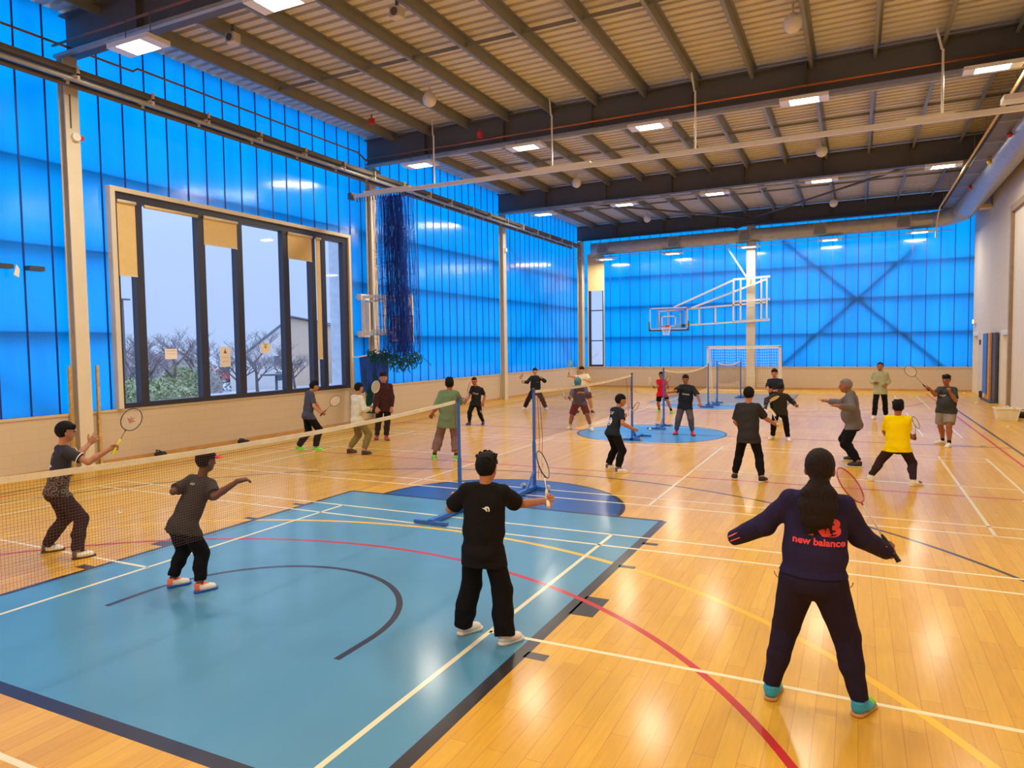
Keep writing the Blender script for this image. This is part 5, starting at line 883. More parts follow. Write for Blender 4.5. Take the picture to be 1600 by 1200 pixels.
def hand(Fd,w,d,side,H,kind,grip=None,fr=1.0):
    """palm, four separate bent fingers and a thumb. d: hand direction; returns grip centre"""
    d=uv(d); S=H
    if grip is not None: t=uv(grip-d*(grip@d))      # knuckle row runs along the handle
    else: t=uv(np.cross(d,A_((0,0,1)))) if kind!='flat' else uv(A_((0,0,1))-d*d[2])
    if kind=='open': t=uv(A_((0,0,1))-d*d[2])*1.0
    n=np.cross(d,t)*(1 if side=='R' else -1)      # palm side
    if kind in('relax','flat'): 
        n=uv(A_((0,0,-1))+d*d[2]); t=uv(np.cross(n,d))*(1 if side=='L' else -1)
    pl=.052*S; pw=.021*S; r=.0115*S
    Fd.cone(w,w+d*pl*.5,.0165*S,.0175*S,.008)
    Fd.cone(w+d*.012*S-t*pw*.35,w+d*pl-t*pw,r*1.05,r,.006); Fd.cone(w+d*.012*S+t*pw*.35,w+d*pl+t*pw*.9,r*1.15,r,.006); Fd.cone(w+d*.012*S,w+d*pl,r*1.1,r*1.05,.006)
    curl={'grip':(1.25,1.35,.9),'open':(.15,.2,.15),'relax':(.45,.55,.4),'flat':(.1,.15,.1)}[kind]
    lens=(.94,1.05,1.0,.80); fr=max(.0052*S*fr,Fd.h*.85)
    for i in range(4):
        o=(.95-1.9*i/3); b=w+d*pl*(1-.06*abs(o))+t*pw*o; dd=d.copy()
        if kind in('open','flat'): dd=rot(dd,n,(-1 if side=='R' else 1)*o*(.28 if kind=='open' else .12)*(-1))
        p=b; L=.042*S*lens[i]
        for j,(cu,f) in enumerate(zip(curl,(.46,.31,.25))):
            dd=uv(dd*math.cos(cu)+n*math.sin(cu)) if j==0 else uv(dd*math.cos(cu)+uv(n*(d@dd)-d*(n@dd))*math.sin(cu))
            q=p+dd*L*f; Fd.cone(p,q,fr*(1.12-.12*j),fr*(1.02-.12*j),.002); p=q
    # thumb leaves the side of the palm near its base
    b=w+d*.014*S+t*pw*.75; 
    if kind=='grip': pts=[b,b+d*.014*S+t*.012*S+n*.008*S,b+d*.026*S+t*.010*S+n*.024*S,b+d*.034*S-t*.004*S+n*.030*S]
    else: pts=[b,b+d*.012*S+t*.016*S+n*.004*S,b+d*.026*S+t*.027*S+n*.008*S,b+d*.038*S+t*.031*S+n*.010*S]
    rr=max(.0068*S,Fd.h*.9)
    for p,q,a,c in zip(pts,pts[1:],(1.35,1.1,1.0),(1.1,1.0,.85)): Fd.cone(p,q,rr*a,rr*c,.003)
    return w+d*pl*.78+n*.017*S,n
SKIN={'a':(182,124,92),'b':(158,98,68),'c':(104,66,50),'d':(206,150,118)}
for k_,v_ in SKIN.items(): mat('skin_'+k_,s2l(*v_),.5,spec=.35,var=(30,.05))
mat('lips',s2l(150,84,76),.45); mat('eye_dark',s2l(26,20,20),.25); mat('hair_black',s2l(16,14,15),.7,spec=.2,bump=(120,.6,(1,1,.25)),var=(40,.2)); mat('hair_grey',s2l(128,116,110),.7,bump=(120,.4),var=(60,.2)); mat('hair_brown',s2l(36,25,22),.7,spec=.2,bump=(120,.6,(1,1,.25)),var=(40,.2))
mat('grip_white',s2l(226,210,190),.7,bump=(200,.3)); mat('grip_yellow',s2l(232,226,30),.6); mat('grip_black',s2l(30,30,34),.7); mat('shaft_grey',s2l(96,90,84),.3); mat('shaft_white',s2l(232,222,212),.3); mat('frame_black',s2l(34,32,34),.3,coat=.5); mat('frame_white',s2l(228,224,220),.3,coat=.5); mat('frame_yellow',s2l(240,200,40),.3,coat=.5); mat('frame_teal',s2l(110,196,190),.3,coat=.5); mat('frame_red',s2l(190,70,70),.3,coat=.5)
mat('strings_white',s2l(236,226,206),.5); mat('strings_pink',s2l(206,120,100),.5); mat('strings_teal',s2l(150,214,210),.5); mat('logo_pink',s2l(206,110,110),.6); mat('logo_black',s2l(24,24,24),.6); mat('logo_white',s2l(236,236,236),.6); mat('logo_coral',s2l(232,72,84),.55)
def racket(G,ax,nn,label,frame='frame_black',shaft='shaft_grey',grip='grip_black',strings='strings_white',logo=None,dense=22,sw=.0007,butt=.085,short=0):
    G=A_(G);ax=uv(A_(ax));nn=uv(A_(nn)-ax*(A_(nn)@ax));sd=np.cross(ax,nn)
    o=Vector(G); e=empty('badminton_racket',o,label=label,cat='racket',group='badminton rackets held by the players'); B=G-ax*butt
    V_=lambda l,a=0,b=0: tuple(B+ax*l+sd*a+nn*b)
    MB().tube([V_(0),V_(.004),V_(.012),V_(.15),V_(.172),V_(.185)],[.0125,.0165,.0140,.0130,.0095,.006],12).build('grip',grip,e,loc=o,smooth=True)
    MB().tube([V_(.185),V_(.395-short)],.0038,8).build('shaft',shaft,e,loc=o,smooth=True)
    C=.395+.138-short; a_,b_=.098,.126
    MB().tube([V_(C+b_*math.sin(2*PI*k/40),a_*math.cos(2*PI*k/40)*(1-.06*math.sin(2*PI*k/40)**3)) for k in range(40)],.0052,7,closed=True).tube([V_(.385-short),V_(.412-short)],[.005,.008],8).build('frame',frame,e,loc=o,smooth=True)
    m=MB()
    for k in range(1,dense):
        u=-a_+2*a_*k/dense; y=b_*math.sqrt(max(0,1-(u/a_)**2))*.98; m.tube([V_(C-y,u),V_(C+y,u)],sw,3,cap=False)
    for k in range(1,dense+4):
        u=-b_+2*b_*k/(dense+4); x=a_*math.sqrt(max(0,1-(u/b_)**2))*.98; m.tube([V_(C+u,-x,.0008),V_(C+u,x,.0008)],sw,3,cap=False)
    st=m.build('strings',strings,e,loc=o); tag(st,kind='stuff')
    if logo:
        m=MB()
        for poly in logo[1]:
            m.extr(poly,B+ax*C+nn*.0015,sd*-1,ax,nn,.0006)
        l=m.build('string_logo',logo[0],e,loc=o)
    return e
def yy(s): # the letter Y as three strokes
    return [[(-.5*s,.5*s),(-.22*s,.5*s),(.12*s,0),(.12*s,-.5*s),(-.12*s,-.5*s),(-.12*s,-.02*s)],[(.5*s,.5*s),(.22*s,.5*s),(.02*s,.16*s),(.13*s,-.02*s)]]
def head_frame(J): f=uv(A_(J['hf'])); r=uv(np.cross(f,A_((0,0,1)))); u=np.cross(r,f); return f,r,u
def project_decal(target,txt2d,center,ex,ey,n,mname,parent,name,base,off=.0025):
    """drape flat lettering on a garment: cast each vertex onto the cloth and lift it"""
    vs,fs=txt2d; me=target.data; bvh=BVHTree.FromPolygons([v.co for v in me.vertices],[p.vertices for p in me.polygons])
    c=Vector(A_(center)-base); n=Vector(n); out=[]
    for (a,b) in vs:
        p=c+Vector(ex)*a+Vector(ey)*b; h=bvh.ray_cast(p+n*.35,-n,.7)
        if h[0] is None: out.append(p)
        else: out.append(h[0]+n*off)
    k=len(out); top=[tuple(p) for p in out]; low=[tuple(p-n*off*.9) for p in out]
    o=MB().add(top+low,list(fs)).build(name,mname,parent); return o
def subdiv2d(vs,fs,s=.012):
    return vs,fs
def person(key,label,o):
    J=POSES[key]; H=J['H']; g=J['g']; gs=g**.5; B=A_(J['base']); h=o.get('h',.009)
    P={k:A_(J[k]) for k in ('pel','sh','head','hipL','hipR','shL','shR','kneeL','kneeR','ankL','ankR','elL','elR','wrL','wrR','hdL','hdR','fdirL','fdirR')}
    F=A_(J['F']);S=A_(J['S']); up=uv(P['sh']-P['pel']); Rs=uv(P['shR']-P['shL']); Sf=uv(np.cross(up,Rs)); Rp=uv(P['hipR']-P['hipL'])
    f,r,u=head_frame(J); hc=P['head']
    pts=np.array([P[k] for k in P if k[:2] not in('hd','fd')]+[P['wrL']+P['hdL']*.12*H,P['wrR']+P['hdR']*.12*H,hc+u*.1*H,B])
    lo=pts.min(0)-.11*H;hi=pts.max(0)+.11*H; lo[2]=-.01
    skin='skin_'+o.get('skin','a')
    b=Field(lo,hi,h)
    # head: skull, jaw, cheeks, brow, nose, ears
    b.ell(hc+u*.012*H-f*.004*H,(r,f,u),(.047*H,.058*H,.058*H),.0)
    b.ell(hc-u*.026*H+f*.012*H,(r,f,u),(.037*H,.040*H,.042*H),.02*H)
    b.ell(hc-u*.052*H+f*.028*H,(r,f,u),(.018*H,.016*H,.013*H),.012*H)
    b.cone(hc+f*.052*H+u*.004*H,hc+f*.064*H-u*.016*H,.0045*H,.0075*H,.008*H)
    for s_ in(-1,1):
        b.cone(hc+f*.050*H+u*.014*H+r*s_*.008*H,hc+f*.046*H+u*.013*H+r*s_*.028*H,.004*H,.003*H,.006*H)
        b.ell(hc+f*.0505*H+u*.003*H+r*s_*.0185*H,(r,f,u),(.0085*H,.006*H,.0055*H),.003*H)
        b.ell(hc-f*.004*H-u*.008*H+r*s_*.0475*H,(uv(r*s_+f*.4),f,u),(.006*H,.012*H,.018*H),.004*H)
    b.ell(hc+f*.053*H-u*.032*H,(r,f,u),(.013*H,.005*H,.0055*H),.004*H)
    nb=P['sh']+up*.012*H
    b.cone(nb-up*.02*H,hc-u*.035*H-f*.012*H,.034*H*gs,.028*H,.015*H)
    # trunk
    b.cone(P['pel']+up*.01*H,P['pel']+up*.12*H,.050*H*g,.046*H*g,.02,e=Rs,ke=.72)
    b.cone(P['pel']+up*.12*H,P['sh']-up*.05*H,.046*H*g,.052*H*gs,.02,e=Rs,ke=.62)
    b.cone(P['shL']-up*.008*H,P['shR']-up*.008*H,.022*H,.022*H,.02)
    trunk=b.A.copy()
    for s_ in 'LR':
        b.cone(P['sh'+s_],P['el'+s_],.027*H*gs,.0225*H*gs,.012*H)
        m_=P['el'+s_]*.65+P['wr'+s_]*.35
        b.cone(P['el'+s_],m_,.0215*H*gs,.0235*H*gs,.01*H); b.cone(m_,P['wr'+s_],.0235*H*gs,.0155*H,.006*H)
        b.cone(P['hip'+s_],P['knee'+s_],.050*H*g,.033*H*gs,.02*H)
        m_=P['knee'+s_]*.68+P['ank'+s_]*.32-P['fdir'+s_]*.008*H
        b.cone(P['knee'+s_],m_,.033*H*gs,.035*H*gs,.012*H); b.cone(m_,P['ank'+s_],.034*H*gs,.021*H,.012*H)
        b.cone(P['ank'+s_],P['ank'+s_]-A_((0,0,.03*H)),.021*H,.02*H,.008); b.cone(P['ank'+s_]-A_((0,0,.022*H)),P['ank'+s_]+P['fdir'+s_]*.06*H-A_((0,0,.028*H)),.015*H,.012*H,.008)
    grips={}
    rk={a[0]:a for a in J.get('rk',[])}
    hk=o.get('hands',{})
    for s_ in 'LR':
        kind='grip' if s_ in rk else hk.get(s_,'relax')
        gdir=A_(rk[s_][1]) if s_ in rk else None
        if kind=='none': continue
        G,n=hand(b,P['wr'+s_],P['hd'+s_],s_,H,kind,gdir); grips[s_]=G
    Pv,Fv=b.mesh(B)
    ctr=Pv[Fv].mean(1)+B; ql=np.stack([(ctr-hc)@r,(ctr-hc)@f,(ctr-hc)@u],1)/H
    mi=np.zeros(len(Fv),int)
    ex=np.abs(ql[:,0])
    mi[(ql[:,1]>.03)&(np.abs(ql[:,2]-.003)<.0042)&(np.abs(ex-.0185)<.0075)]=1
    mi[(ql[:,1]>.03)&(np.abs(ql[:,2]-.0165)<.0028)&(np.abs(ex-.0195)<.0115)&(h<.0075)]=3
    mi[(ql[:,1]>.03)&(np.abs(ql[:,2]+.033)<.0042)&(ex<.014)]=2
    body=np_mesh('person',Pv,Fv,[skin,'eye_dark','lips',o.get('hair','hair_black')],None,mi)
    body.location=Vector(B); tag(body,label,'person','people playing badminton')
    ch=h
    # ---- trousers / shorts
    def zmax(*a): return max(a)
    lg=Field(lo,hi,ch)
    for s_ in 'LR':
        m_=P['knee'+s_]*.68+P['ank'+s_]*.32-P['fdir'+s_]*.008*H
        lg.cone(P['hip'+s_],P['knee'+s_],.050*H*g,.033*H*gs,.02*H); lg.cone(P['knee'+s_],m_,.033*H*gs,.035*H*gs,.012*H); lg.cone(m_,P['ank'+s_],.034*H*gs,.021*H,.012*H)
    zh=[]
    t=Field(lo,hi,ch); tr=o['trousers']; lw=tr.get('w',1.0); tl=tr.get('len',.97); knee=tr.get('knee',1.0)
    t.cone(P['pel']-up*.005*H,P['pel']+up*.10*H,.066*H*g,.060*H*g,.02,e=Rp,ke=.74)
    t.ell(P['pel']-F*.015*H-up*.01*H,(Rp,F,A_((0,0,1))),(.079*H*g,.064*H*g,.065*H),.02*H)
    for s_ in 'LR':
        hp,kn,an=P['hip'+s_],P['knee'+s_],P['ank'+s_]
        if tl<=.5:
            e_=hp+(kn-hp)*min(1,tl*2); zh.append(e_[2]); t.cone(hp,e_,.062*H*g*tr.get('top',1),.056*H*gs*lw,.012*H,clipb=0)
        else:
            t.cone(hp,kn,.056*H*g*tr.get('top',1),.043*H*gs*knee,.014*H)
            tk=(tl-.5)*2; e_=kn+(an-kn)*tk; zh.append(e_[2]); mid=kn+(an-kn)*tk*.5-P['fdir'+s_]*.006*H; re_=.034*H*lw; rm_=.5*(.043*H*gs*knee+re_)+.0015*H
            t.cone(kn,mid,.043*H*gs*knee,rm_,.012*H); t.cone(mid,e_,rm_,re_,.012*H,clipb=.004)
            if tr.get('cuff'): t.cone(e_-uv(an-kn)*.028*H,e_,.026*H,.025*H,.004*H,clipb=.012)
    t.A=np.minimum(t.A,np.maximum(lg.A-.009,_halfspace(t,A_((0,0,max(zh)+.01)),A_((0,0,-1)))))
    t.wrinkle(tr.get('wr',.0034),1.0,o.get('seed',1.0),zlow=.22*H if tl>.6 else None)
    # ---- top
    s=Field(lo,hi,ch); tp=o['top']; w_=tp.get('w',1.0); hem=tp.get('hem',.055)*H; pb=P['pel']-up*hem
    ch_=P['sh']-up*.055*H; wa=P['pel']+up*.10*H
    s.cone(ch_,wa,.063*H*gs*w_,.064*H*g*w_,.02*H,e=Rs,ke=.64)
    e2=uv(Rs*.5+Rp*.5)
    s.cone(wa,pb,.064*H*g*w_,.071*H*g*w_*tp.get('flare',1.0),.015*H,e=e2,ke=.70,clipb=0)
    if tp.get('belly'): s.ell(P['pel']+up*.10*H+F*.03*H,(Rs,F,up),(.085*H*g,.075*H*g,.10*H),.02*H)
    s.cone(P['shL']-up*.010*H,P['shR']-up*.010*H,.030*H*gs,.030*H*gs,.02*H)
    for s_ in 'LR': s.cone(P['sh']+up*.012*H,P['sh'+s_]-up*.004*H,.030*H,.026*H*gs,.02*H)
    s.cone(P['sh']+up*.018*H,P['sh']-up*.03*H,.040*H,.05*H,.02*H,e=Rs,ke=.7,clipa=.012*H)
    sl=tp.get('sleeve',.62); sw=tp.get('sw',1.0)
    for s_ in 'LR':
        a0,e_,w2=P['sh'+s_],P['el'+s_],P['wr'+s_]
        if sl<=1: a0=a0-up*.006*H; q=a0+(e_-a0)*sl; s.cone(a0,q,.035*H*gs,.034*H*gs*sw,.018*H,clipb=0)
        else:
            q=e_+(w2-e_)*(sl-1); ext=uv(w2-e_)
            a0=a0-up*.006*H; s.cone(a0,e_,.035*H*gs,.031*H*gs*sw,.018*H); s.cone(e_,q,.033*H*gs*sw,.0255*H*sw,.012*H,clipb=.0)
    if tp.get('hood'):
        c_=P['sh']+up*.02*H-Sf*.045*H
        s.cone(c_-Rs*.045*H,c_+Rs*.045*H,.030*H,.030*H,.015*H); s.cone(c_-Rs*.03*H-up*.03*H,c_+Rs*.03*H-up*.03*H,.028*H,.028*H,.02*H)
        for q in(-1,1): s.cone(c_+Rs*q*.048*H,P['sh']+Sf*.04*H+Rs*q*.02*H+up*.005*H,.022*H,.016*H,.01*H)
    if tp.get('hem_top'): pass
    # the top drapes over the waistband, the trousers stop beneath it
    s.A=np.minimum(s.A,np.maximum(t.A-.008,_halfspace(s,pb,-uv(up*.45+A_((0,0,.55))))))
    s.wrinkle(tp.get('wr',.0034),.9,o.get('seed',1.0)+2)
    t.A=np.maximum(t.A,-(s.A+.010))
    Pt,Ft=t.mesh(B); trm=np_mesh('shorts' if tl<.6 else 'trousers',Pt,Ft,[tr['m']],body)
    if tr.get('label'): trm['label']=tr['label']
    Ps,Fs=s.mesh(B)
    topm=np_mesh(tp.get('name','tshirt'),Ps,Fs,[tp['m']],body)
    if tp.get('label'): topm['label']=tp['label']
    if tp.get('cuffs'):
        for s_ in 'LR':
            e_,w2=P['el'+s_],P['wr'+s_]; d_=uv(w2-e_); q=e_+(w2-e_)*(sl-1)
            MB().tube([tuple(q-d_*.03*H-B),tuple(q-B+d_*.002)],[.028*H*sw,.027*H*sw],16).build('cuff',tp['cuffs'],topm,smooth=True)
    # ---- hair
    hs=o.get('style','short'); hr=Field(hc-.14*H-(A_((0,0,.42*H)) if hs=='pony' else 0),hc+.14*H,min(h,.006))
    def face_cut(X,d):
        q=[X[i]-np.float32(hc[i]) for i in range(3)]; F_=q[0]*f[0]+q[1]*f[1]+q[2]*f[2]; U_=q[0]*u[0]+q[1]*u[1]+q[2]*u[2]; R_=np.abs(q[0]*r[0]+q[1]*r[1]+q[2]*r[2])
        line=o.get('fringe',.026)*H+.006*H*np.sin(R_*260/H*1.5)
        back=-.012*H+np.clip(U_+.01*H,0,.05*H)*.35          # side line in front of the ear
        m=np.minimum(F_-back,line-U_)   # >0 where the face is
        nape=-.060*H-U_-.25*np.maximum(F_,0)
        return np.maximum(np.maximum(d,m*1.0),nape if hs!='pony' else nape-.02*H)
    hm=o.get('hair','hair_black')
    k_=1.0 if hs!='shaved' else .955
    hr.ell(hc+u*.017*H-f*.006*H,(r,f,u),(.0545*H*k_,.066*H*k_,.0655*H*k_),0,extra=face_cut)
    if hs=='tuft':
        RR=random.Random(int(H*1000)+len(key))
        for i in range(26):
            a=RR.uniform(0,2*PI);e_=RR.uniform(.5,1.35); dd=r*math.cos(a)*math.cos(e_)+f*math.sin(a)*math.cos(e_)+u*math.sin(e_)
            if dd@f>.55 and dd@u<.55: continue
            p=hc+u*.017*H+dd*.054*H; hr.cone(p,p+uv(dd+u*.3+f*RR.uniform(-.3,.5)+r*RR.uniform(-.5,.5))*.016*H,.013*H,.006*H,.006*H)
    if hs=='fringe':
        for i in range(9):
            x=-.040+.01*i; hr.cone(hc+r*x*H+f*.048*H+u*.045*H,hc+r*x*1.02*H+f*(.054-abs(x)*.35)*H+u*(.026+.004*(i%2))*H,.009*H,.006*H,.006*H)
    if hs=='pony':
        k0=hc-f*.050*H-u*.048*H
        hr.cone(hc-f*.04*H-u*.02*H,k0,.030*H,.020*H,.01*H)
        L_=[k0,k0-f*.016*H-u*.035*H,k0-f*.018*H-u*.085*H-r*.004*H,k0-f*.018*H-u*.135*H-r*.012*H,k0-f*.010*H-u*.185*H-r*.034*H]
        for a,c,ra,rb in zip(L_,L_[1:],(.020,.029,.034,.029),(.029,.034,.029,.008)): hr.cone(a,c,ra*H,rb*H,.012*H,e=r,ke=.5)
        RR=random.Random(4)
        for i in range(34):
            x=RR.uniform(-.06,.05)*H; z0=RR.uniform(.02,.12)*H; a=k0-u*z0+r*x*(.4+4*z0/H)-f*(.030-abs(x)/H*.3)*H; hr.cone(a,a-u*RR.uniform(.04,.10)*H+r*(x*.25+RR.uniform(-.012,.008)*H),.0065*H,.0022*H,.006*H)
    hr.wrinkle(.0018,3.2,.5)
    Ph,Fh=hr.mesh(B)
    if hs!='none': np_mesh('hair',Ph,Fh,[hm],body,smooth_it=0 if hs!='pony' else 1)
    # ---- shoes
    sh=o['shoe']; sm=sh.get('h',.006 if h<.008 else .008)
    for s_ in 'LR':
        an=P['ank'+s_]; fd=uv(A_((P['fdir'+s_][0],P['fdir'+s_][1],0))); sd=A_((fd[1],-fd[0],0)); Z=A_((0,0,1)); g0=A_((an[0],an[1],0))
        Lh=.038*H; Lt=.112*H; ht=sh.get('thick',.022)
        so=Field(g0-.17*H,g0+.17*H,sm); in_=1 if s_=='R' else -1
        so.cone(g0-fd*(Lh-.024*H)+Z*ht*.5,g0+fd*.02*H+Z*ht*.5,.026*H,.025*H,.01,clipb=9); so.cone(g0+fd*.02*H+Z*ht*.5,g0+fd*(Lt-.030*H)-sd*in_*.004*H+Z*ht*.5,.025*H,.032*H,.01)
        so.plane(A_((0,0,ht)),A_((0,0,1))); so.plane(A_((0,0,.001)),A_((0,0,-1)))
        us=Field(g0-.17*H,g0+A_((.17*H,.17*H,.14*H)),sm)
        us.cone(g0-fd*(Lh-.026*H)+Z*.030*H,g0+fd*.025*H+Z*.030*H,.0245*H,.0235*H,.008,clipb=9)
        us.cone(g0+fd*.02*H+Z*.030*H,g0+fd*(Lt-.032*H)-sd*in_*.004*H+Z*.020*H,.027*H,.022*H,.01,e=sd,ke=.78)
        us.cone(g0-fd*.008*H+Z*.035*H,g0-fd*.012*H+Z*(sh.get('collar',.062))*H,.0265*H,.0245*H,.008,clipb=0)
        us.cone(g0+fd*.012*H+Z*.055*H,g0+fd*.055*H+Z*.038*H,.015*H,.013*H,.008)   # tongue and laces ridge
        us.plane(A_((0,0,ht*.8)),A_((0,0,-1)))
        Pu,Fu=us.mesh(B); cu=Pu[Fu].mean(1)+B-g0; l=cu@fd/H; zz=cu[:,2]/H; mi=np.zeros(len(Fu),int)
        if sh.get('m2'): mi[(zz>.050)|(l<-.012)]=1
        if sh.get('m3'): mi[(l>.045)&(zz>.03)]=2
        so_=np_mesh('shoe',Pu,Fu,[sh['m'],sh.get('m2',sh['m']),sh.get('m3',sh['m'])],body,mi)
        if sh.get('label'): so_['label']=sh['label']
        Pq,Fq=so.mesh(B); np_mesh('sole',Pq,Fq,[sh.get('sole','sole_white')],so_)
        if sh.get('sock'):
            an2=an+uv(P['knee'+s_]-an)*sh.get('sockh',.05)*H; MB().tube([tuple(an-B-Z*.01*H),tuple(an2-B)],[.0245*H,.0265*H],14).build('sock',sh['sock'],body,smooth=True)
    # ---- extras
    C=dict(P=P,B=B,H=H,f=f,r=r,u=u,hc=hc,up=up,Rs=Rs,Sf=Sf,body=body,top=topm,trousers=trm,J=J)
    for d in o.get('decals',[]):
        where=d.get('on','back'); n=(-Sf if where=='back' else Sf); exd=(Rs if where=='back' else -Rs); 
        if 'poly' in d: vs=[];fs=[]; 
        if 'poly' in d:
            for pl in d['poly']: fs.append(tuple(range(len(vs),len(vs)+len(pl)))); vs+=pl
        else: vs,fs=text_mesh(d['t'],d['size'],d.get('bold',.0),d.get('sp',1))
        c_=P['sh']-up*d['down']*H+exd*d.get('x',0)*H; eyd=up
        project_decal(topm,(vs,fs),c_,exd,eyd,n,d['m'],topm,d.get('name','printed_text'),B)
    for i,a in enumerate(J.get('rk',[])):
        ro=dict(o['rackets'][i]); racket(grips[a[0]],a[1],a[2],**ro)
    return C
mat('sole_white',s2l(226,216,200),.6); mat('sole_dark',s2l(62,40,36),.6); mat('sole_gum',s2l(196,140,90),.6); mat('sole_blue',s2l(50,80,180),.5)
def cloth(n,c,r=.85): mat(n,s2l(*c),r,spec=.12,bump=(160,.15),var=(5,.06))
for n,c in dict(c_black=(27,26,28),c_black2=(21,20,23),c_charcoal=(60,57,57),c_navy=(44,38,72),c_navy2=(40,32,52),c_slate=(70,74,90),c_offwhite=(206,204,186),c_khaki=(122,112,60),c_maroon=(62,36,38),c_green=(104,128,96),c_brownp=(122,96,94),c_ink=(38,42,52),c_plum=(52,38,44),c_greyblue=(84,84,106),c_redshort=(104,24,34),c_cream=(222,216,190),c_red=(206,24,50),c_greyp=(96,88,94),c_ash=(52,50,52),c_midgrey=(112,104,106),c_sage=(168,172,138),c_yellow=(244,216,0),c_teal=(74,124,146),c_drab=(62,66,68),c_lightgrey=(146,136,122),c_greyside=(150,140,136)).items(): cloth(n,c)
for n,c in dict(s_white=(232,226,216),s_orange=(250,120,84),s_lime=(120,236,40),s_black=(34,32,36),s_aqua=(40,160,206),s_green=(120,206,40),s_red=(236,50,70),s_grey=(90,86,92),s_navy=(40,48,96),s_maroon=(176,50,66)).items(): mat(n,s2l(*c),.5,var=(30,.04))
# dark shirt with a pale gold scroll print low on the back
def scroll_print():
    m=mat('c_scroll',s2l(36,32,40),.8,var=(0,0)); nt=m.node_tree;N=nt.nodes;L=nt.links;b=N['Principled BSDF']
    tc=N.new('ShaderNodeTexCoord');sx=N.new('ShaderNodeSeparateXYZ');L.new(tc.outputs['Object'],sx.inputs[0])
    no=N.new('ShaderNodeTexNoise');no.inputs['Scale'].default_value=9;no.inputs['Detail'].default_value=2;mp=N.new('ShaderNodeVectorMath');mp.operation='MULTIPLY_ADD';mp.inputs[1].default_value=(.08,.08,.08);L.new(tc.outputs['Object'],no.inputs['Vector']);L.new(no.outputs['Color'],mp.inputs[0]);L.new(tc.outputs['Object'],mp.inputs[2])
    vo=N.new('ShaderNodeTexVoronoi');vo.feature='DISTANCE_TO_EDGE';vo.inputs['Scale'].default_value=17;L.new(mp.outputs[0],vo.inputs['Vector'])
    v2=N.new('ShaderNodeTexVoronoi');v2.inputs['Scale'].default_value=17;L.new(mp.outputs[0],v2.inputs['Vector'])
    wv=N.new('ShaderNodeMath');wv.operation='SINE';mu=N.new('ShaderNodeMath');mu.operation='MULTIPLY';mu.inputs[1].default_value=17;L.new(v2.outputs['Distance'],mu.inputs[0]);L.new(mu.outputs[0],wv.inputs[0])
    gt=N.new('ShaderNodeMath');gt.operation='GREATER_THAN';gt.inputs[1].default_value=.3;L.new(wv.outputs[0],gt.inputs[0])
    z1=N.new('ShaderNodeMath');z1.operation='LESS_THAN';z1.inputs[1].default_value=.90;L.new(sx.outputs[2],z1.inputs[0])
    a=N.new('ShaderNodeMath');a.operation='MULTIPLY';L.new(gt.outputs[0],a.inputs[0]);L.new(z1.outputs[0],a.inputs[1])
    mx=N.new('ShaderNodeMix');mx.data_type='RGBA';mx.inputs[6].default_value=(*s2l(38,34,42),1);mx.inputs[7].default_value=(*s2l(128,104,88),1);L.new(a.outputs[0],mx.inputs[0]);L.new(mx.outputs[2],b.inputs['Base Color'])
scroll_print()
DK=dict(m='c_black2')
def jeans(m,**k): return dict(m=m,**k)
def strokes(n,w,h,seed):
    R=random.Random(seed); out=[]; cw=w/n
    for i in range(n):
        x0=-w/2+i*cw; b=cw*.28; out.append([(x0,-h/2),(x0+b,-h/2),(x0+b,h/2),(x0,h/2)])
        k=R.choice((0,1,2)); y=(-h/2,-h*.1,h*.3)[k]; out.append([(x0+b,y),(x0+cw*.78,y),(x0+cw*.78,y+h*.2),(x0+b,y+h*.2)])
    return out
NF=[[(-.030,.010),(-.012,.012),(-.004,.022),(.014,.024),(.026,.012),(.028,-.012),(.020,-.014),(.018,.004),(.010,.012),(.002,.010),(.010,.0),(.012,-.012),(.004,-.014),(-.002,-.004),(-.012,.002)]]
c1=person('glasses','boy with glasses in a dark scroll print shirt raising a racket behind the near net',dict(h=.0065,skin='a',style='fringe',seed=1,
  trousers=jeans('c_plum',w=1.15,knee=1.1,len=1.0),top=dict(m='c_scroll',sleeve=.66,sw=1.1,hem=.02,w=1.0,flare=1.0),hands=dict(L='open'),shoe=dict(m='s_white',m2='s_grey',sole='sole_dark'),
  decals=[dict(on='back',poly=strokes(5,.10,.022,1),down=.05,m='c_greyside'),dict(on='back',poly=[[(-.035,.055),(.035,.055),(.035,.035),(-.035,.035)],[(-.035,.035),(-.015,.035),(-.015,.0),(-.035,.0)],[(-.035,0),(.035,0),(.035,-.055),(.015,-.055),(.015,-.02),(-.035,-.02)]],down=.15,m='logo_white',bold=.006,name='printed_number')],
  rackets=[dict(label='racket with a yellow grip and pink lettered strings raised by the boy in glasses',grip='grip_yellow',logo=('logo_pink',yy(.055)+[[(a*1,b*-1+.0) for a,b in [(-.05,-.0),(.05,-.0),(.0,.05)]]]),short=.11)]))
def glasses_on(C):
    H,f,r,u,hc,B=C['H'],C['f'],C['r'],C['u'],C['hc'],C['B']; m=MB()
    for s_ in(-1,1):
        c_=hc+f*.062*H+u*.004*H+r*s_*.021*H-B; m.tube([tuple(c_+r*math.cos(t*PI/8)*.0165*H+u*math.sin(t*PI/8)*.012*H-f*abs(math.cos(t*PI/8))*.002) for t in range(16)],.0011,5,closed=True)
        m.tube([tuple(hc+f*.058*H+u*.008*H+r*s_*.038*H-B),tuple(hc+f*.03*H+u*.008*H+r*s_*.05*H-B),tuple(hc-f*.006*H+u*.004*H+r*s_*.054*H-B)],.0016,5)
    m.tube([tuple(hc+f*.064*H+u*.006*H-r*.005*H-B),tuple(hc+f*.064*H+u*.006*H+r*.005*H-B)],.0016,5); m.build('glasses','frame_black',C['body'])
glasses_on(c1)
